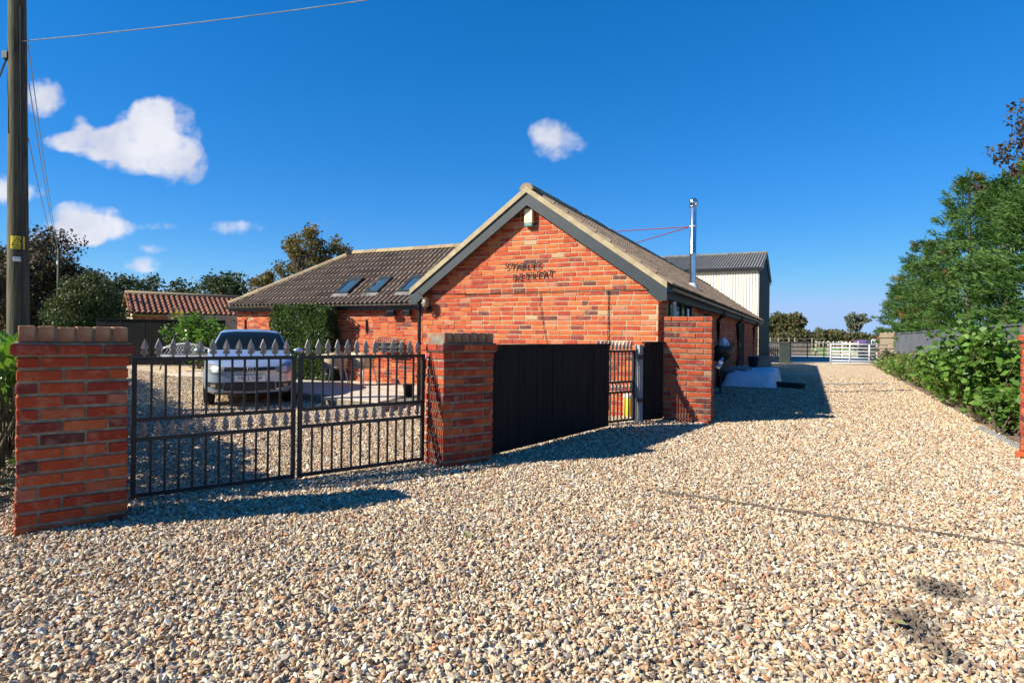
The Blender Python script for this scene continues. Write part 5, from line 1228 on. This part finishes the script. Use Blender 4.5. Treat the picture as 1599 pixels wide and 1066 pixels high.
# ------------------------------------------------------------------ far end of the drive
def field_gate(label, p, q, h, mat, rails, ups, name='field_gate', rad=.02, z0=.09):
    p, q = Vector(p), Vector(q); d = q-p; L = math.hypot(d.x, d.y); root = thing(name, label, 'gate', (p.x, p.y, 0), math.atan2(d.y, d.x))
    for z in [z0+(h-z0)*(t/(rails-1))**1.15 for t in range(rails)]: mb = MB(); mb.tube([(0, 0, z), (L, 0, z)], rad, 8); mb.obj('rail', mat, root, True)
    for k in range(ups): x = L*k/(ups-1); mb = MB(); mb.tube([(x, -.002, z0 if 0 < k < ups-1 else 0), (x, -.002, h)], rad*1.25, 8); mb.obj('upright', mat, root, True)
    return root
a, b = gnd(1297, 569), gnd(1388, 571); field_gate('galvanised tubular field gate across the end of the drive', a, b, 1.02, 'galvanised_bright', 7, 4, rad=.03)
a, b = at(1234, 560, 36.5), at(1312, 560, 37.5); field_gate('black metal field gate behind the shadow at the end of the drive', a, b, 1.05, 'black_paint', 5, 4, rad=.022)
def simple_post(name, label, px, py, Y, w, h, mat, group=None):
    p = at(px, py, Y); root = thing(name, label, 'post', (p.x, Y, -.05), 0, group); mb = MB(); mb.box(-w/2, w/2, -w/2, w/2, 0, h); mb.obj('shaft', mat, root); mb = MB(); mb.box(-w/2-.012, w/2+.012, -w/2-.012, w/2+.012, h+.001, h+.03); mb.obj('cap', mat, root)
simple_post('gate_post', 'white gate post at the hinge end of the galvanised gate', 1391.5, 560, 30.2, .09, 1.15, 'white_paint'); simple_post('gate_post', 'pale post at the left end of the black field gate', 1233.5, 555, 36.2, .10, 1.1, 'pale_board')
def cabinet():
    p = at(1225.5, 560, 31.2); root = thing('oil_tank', 'dark green upright tank by the small picket gate', 'tank', (p.x, 31.2, 0), -BTH); mb = MB(); mb.box(-.27, .27, -.25, .25, 0, .98); bevel(mb.obj('body', 'dark_green_sheet', root), .03); mb = MB(); mb.box(-.29, .29, -.27, .27, .981, 1.03); bevel(mb.obj('lid', 'dark_green_sheet', root), .015)
cabinet()
def picket():
    p, q = at(1200, 560, 31.6), at(1219, 560, 31.3); d = Vector((q.x-p.x, q.y-p.y, 0)); L = d.length; root = thing('picket_gate', 'small dark picket gate beside the tall farm building', 'gate', (p.x, p.y, 0), math.atan2(d.y, d.x))
    for k in range(6): x = L*(k+.5)/6; mb = MB(); mb.prism([(x-.03, .08), (x+.03, .08), (x+.03, .78), (x, .84), (x-.03, .78)], 'y', -.012, .012); mb.obj('picket', 'black_board', root)
    for z in (.22, .65): mb = MB(); mb.box(0, L, .0125, .04, z-.035, z+.035); mb.obj('rail', 'black_board', root)
    mb = MB(); mb.box(-.0, math.hypot(L, .43), .041, .055, -.02, .03, Matrix.Translation((0, 0, .62)) @ Matrix.Rotation(math.atan2(.43, L), 4, 'Y')); mb.obj('brace', 'black_board', root)
picket()
boarded('paddock_boarding', 'pale boarded paddock fence behind the black field gate', 'fence', at(1198, 550, 45.0)*Vector((1, 1, 0)) if False else (at(1198, 550, 45).x, 45.0, 0), (at(1272, 550, 45).x, 45.6, 0), 1.02, 20, 'pale_board', cap=True)
boarded('paddock_boarding', 'pale boarded paddock fence behind the right half of the galvanised gate', 'fence', (at(1340, 550, 40).x, 40.0, 0), (at(1373, 550, 40).x, 40.4, 0), .98, 10, 'pale_board', cap=True)
for k, (x0, x1, Y, lab) in enumerate(((1272, 1314, 46, 'pale post and rail paddock fence left of the white posts'), (1314, 1342, 44, 'pale post and rail paddock fence behind the galvanised gate'))):
    p, q = at(x0, 550, Y), at(x1, 550, Y-1.0); d = Vector((q.x-p.x, q.y-p.y, 0)); root = thing('rail_fence', lab, 'fence', (p.x, p.y, 0), math.atan2(d.y, d.x)); L = d.length
    for x in np.linspace(.06, L-.06, 3): mb = MB(); mb.box(x-.05, x+.05, -.05, .05, -.05, 1.15); mb.obj('post', 'pale_board', root)
    for z in (.3, .65, 1.0): mb = MB(); mb.box(.0, L, -.085, -.055, z-.045, z+.045); mb.obj('rail', 'pale_board', root)
for k in range(12):
    px = 1275+k*5.2+rnd.uniform(-1.8, 1.8); Y = 84+rnd.uniform(-2, 2); p = at(px, 540, Y); r_ = thing('white_topped_stake', 'short white-topped stake in the row across the far paddock', 'stake', (p.x, Y, -.012), rnd.uniform(0, 1), 'white stakes across the paddock')
    MB().box(-.05, .05, -.05, .05, 0, .62).obj('stake', 'pale_board', r_); MB().lathe([(.0, .62), (.13, .63), (.15, .80), (.10, .93+rnd.uniform(-.05, .08)), (0, .95)], 8).obj('cap', 'white_paint', r_, True)
for k in range(5):
    p = at((1203, 1215.5, 1232, 1241, 1268)[k], 540, 74); o = MB().box(-.05, .05, -.05, .05, -.05, 1.38).prism([(-.05, 1.381), (.05, 1.381), (0, 1.43)], 'y', -.05, .05).obj('wire_fence_post', 'pale_board'); o.location = (p.x, 74, 0); tag(o, 'pale wire-fence post standing in front of the far hedgerow', 'post', 'wire-fence posts before the hedgerow')
o = MB().tube([(at(1199, 540, 74).x, 74, 1.3), (at(1290, 540, 74).x, 74, 1.3)], .02, 5).tube([(at(1199, 540, 74).x, 74, .7), (at(1290, 540, 74).x, 74, .7)], .02, 5).obj('wire', 'stone_grey'); tag(o, 'two strands of fence wire in front of the far hedgerow', 'wire')
def jump_wing():
    p = at(1368, 540, 47); root = thing('jump_wing', 'red and white show-jump wing in the paddock beside the horse', 'jump', (p.x, 47, 0)); mb = MB(); mb.box(-.32, .05, -.03, .03, .15, 1.32); mb.obj('white_panel', 'white_paint', root); mb = MB(); mb.prism([(.08, .0), (.34, 0), (.34, 1.25), (.22, 1.52), (.08, 1.5)], 'y', -.04, .04); mb.obj('red_panel', 'red_paint', root)
    for x in (-.33, .06, .36): mb = MB(); mb.box(x-.02, x+.02, -.05, .05, 0, 1.25); mb.obj('upright', 'white_paint', root)
jump_wing()
def horse():
    Y = 50.0; p = at(1347, 540, Y); root = thing('horse', 'dark horse in a purple rug standing in the paddock, head to the right', 'horse', (p.x, Y, -.01), R(-8)); S_ = .80
    J = [((0, 0, 1.18), .30), ((-.45, 0, 1.22), .29), ((-.72, 0, 1.20), .24), ((.45, 0, 1.20), .30), ((.70, 0, 1.25), .24), ((.95, 0, 1.42), .16), ((1.20, 0, 1.56), .13), ((1.36, 0, 1.58), .12), ((1.58, 0, 1.36), .095), ((1.72, 0, 1.20), .07)]
    E_ = [(0, 1), (1, 2), (0, 3), (3, 4), (4, 5), (5, 6), (6, 7), (7, 8), (8, 9)]
    def chain(start, pts):
        prev = start
        for q, r in pts: J.append((q, r)); E_.append((prev, len(J)-1)); prev = len(J)-1
    for s in (-1, 1):
        chain(3, [((.52, s*.16, .92), .13), ((.55, s*.17, .52), .06), ((.53, s*.17, .14), .045), ((.57, s*.17, .03), .06)]); chain(1, [((-.58, s*.17, .95), .17), ((-.52, s*.18, .74), .09), ((-.74, s*.18, .50), .065), ((-.70, s*.18, .14), .045), ((-.66, s*.18, .03), .06)]); chain(7, [((1.34, s*.06, 1.70), .025), ((1.36, s*.07, 1.78), .008)])
    chain(2, [((-.95, 0, 1.10), .06), ((-1.05, 0, .80), .07), ((-1.04, 0, .5), .03)])
    me = bpy.data.meshes.new('body'); me.from_pydata([tuple(Vector(q)*S_) for q, _ in J], E_, []); o = link(bpy.data.objects.new('body', me), root); o.modifiers.new('skin', 'SKIN')
    for v, (_, r) in zip(me.skin_vertices[0].data, J): v.radius = (r*S_, r*S_)
    me.skin_vertices[0].data[0].use_root = True; md = o.modifiers.new('s', 'SUBSURF'); md.levels = 1; md.render_levels = 1; me.materials.append(MATS['horse_dark'])
    V = []; n = 12; xs = [-.98, -.8, -.5, 0, .4, .62, .8]; 
    for x in xs:
        r = .34 if -.7 < x < .6 else .26
        for i in range(n+1): a = R(-52)+R(284)*i/n; zc = 1.20+(.05 if x > .5 else 0); V.append((x*S_, r*math.cos(a)*S_, (zc+(r+.03)*math.sin(a)-(0 if math.sin(a) > 0 else .08))*S_))
    F = [(j*(n+1)+i, j*(n+1)+i+1, (j+1)*(n+1)+i+1, (j+1)*(n+1)+i) for j in range(len(xs)-1) for i in range(n)]; mobj('rug', V, F, 'rug_purple', root, True)
horse()
tree_px('broad brown-green tree at the left end of the far hedgerow', 1228, 95, 484, 66, 535, 6000, .5, 'leaf_far', 61, 50, trunk_r=.3, clump_r=.3)
tree_px('grey-green open tree standing above the far hedgerow', 1338, 100, 486, 42, 520, 1800, .42, 'leaf_grey', 62, 30, trunk_r=.22, clump_r=.26)
tree_px('small round grey-green tree in the far hedgerow, middle', 1279, 110, 511, 16, 530, 900, .5, 'leaf_grey', 63, 16, clump_r=.4)
def hedgerow():
    rng = np.random.default_rng(8); V = []
    for px in np.arange(1196, 1480, 3.2):
        Y = 92+rng.uniform(-6, 10); top = 519+5*math.sin(px*.11)+rng.uniform(-3, 3); top = min(top, 527) if px < 1345 else 525+rng.uniform(-1, 1.5); p = at(px, top, Y); n = 300; h = p.z
        P = np.stack([p.x+rng.normal(0, .55, n), Y+rng.normal(0, .7, n), np.abs(rng.beta(1.6, 1.1, n))*h], 1); V.append(rhombs(P, rdir(rng, n), .45*rng.uniform(.6, 1.2, n), .30*np.ones(n), rng))
    for px in np.arange(-60, 200, 5):
        Y = 60+rng.uniform(-5, 8); h = at(px, 478+rng.uniform(-6, 6), Y).z; p = at(px, 500, Y); n = 120; P = np.stack([p.x+rng.normal(0, .6, n), Y+rng.normal(0, .8, n), rng.uniform(0, 1, n)*h], 1); V.append(rhombs(P, rdir(rng, n), .4*np.ones(n), .3*np.ones(n), rng))
    o = quads_obj('hedgerow', np.concatenate(V), 'leaf_far'); stuff(o); tag(o, 'far field hedgerow of mixed brown and green bushes', 'hedgerow')
hedgerow()

# ------------------------------------------------------------------ small things on the gravel
def ground_bits():
    a, b = gnd(1025, 769), gnd(1610, 858); d = b-a; L = d.length; mb = MB(); rg = random.Random(1); pts = [a.lerp(b, i/30)+Vector((rg.gauss(0, .004), rg.gauss(0, .004), .016)) for i in range(31)]
    mb.tube(pts, .011, 6); o = mb.obj('cable_run', 'dark_cable', None, True); tag(o, 'thin grey cable lying across the gravel at lower right', 'cable')
    a, b = gnd(1275, 601), gnd(1385, 600); o = MB().tube([a.lerp(b, i/10)+Vector((0, .05*math.sin(i), .02)) for i in range(11)], .02, 5).obj('cable_run', 'stone_grey'); tag(o, 'thin dark cable crossing the far part of the drive', 'cable')
    lm = bpy.data.meshes.new('leaf'); lm.from_pydata([(-.045, 0, .0), (-.01, .022, .008), (.05, 0, .012), (-.01, -.022, .006), (0, 0, .0)], [], [(0, 4, 1), (1, 4, 2), (2, 4, 3), (3, 4, 0)]); lm.materials.append(MATS['leaf_fallen'])
    spots = [(1405, 983, 'pale green fallen leaf lying just below the dark oil stain'), (1290, 693, 'fallen leaf lying on the sunlit drive right of the sunlit pillar'), (1466, 712, 'brown fallen leaf on the drive in front of the large berry shrub'), (1550, 735, 'fallen leaf on the gravel below the timber edging board'),
             (1340, 640, 'fallen leaf in the middle of the drive level with the barn shadow'), (1410, 655, 'fallen leaf on the drive beside the second shrub of the bed'), (1180, 760, 'fallen leaf on the gravel above the middle of the grey cable'), (730, 842, 'fallen leaf on the gravel in front of the middle pillar')]
    for k, (px, py, lab) in enumerate(spots):
        p = gnd(px, py); o = shared('fallen_leaf', lm, None, (p.x, p.y, .028), (rnd.uniform(-.2, .2), rnd.uniform(-.2, .2), rnd.uniform(0, 6))); tag(o, lab, 'leaf', 'fallen leaves on the gravel')
    p = gnd(1587, 712); o = shared('loose_brick', TP['brick', 'F'][0], None, (p.x-.02, p.y-.10, .04), (0, .1, 1.0), (.5, 1, .8)); tag(o, 'broken orange brick lying at the foot of the right-edge pillar', 'brick')
    for k, (px, py, w, h) in enumerate(((1585, 858, .20, .10), (1540, 940, .10, .07), (1520, 868, .16, .04))):
        p = gnd(px, py); mb = MB(); n = 12; rg = random.Random(k); mb.prism([(p.x+w*math.cos(2*math.pi*i/n)*rg.uniform(.7, 1.1), p.y+h*math.sin(2*math.pi*i/n)*rg.uniform(.6, 1.1)) for i in range(n)], 'z', .0, .010); o = mb.obj('bare_patch', 'bare_ground'); tag(o, ('largest', 'nearest', 'narrow')[k]+' pale bare patch of hard ground showing through the gravel', 'patch')
ground_bits()
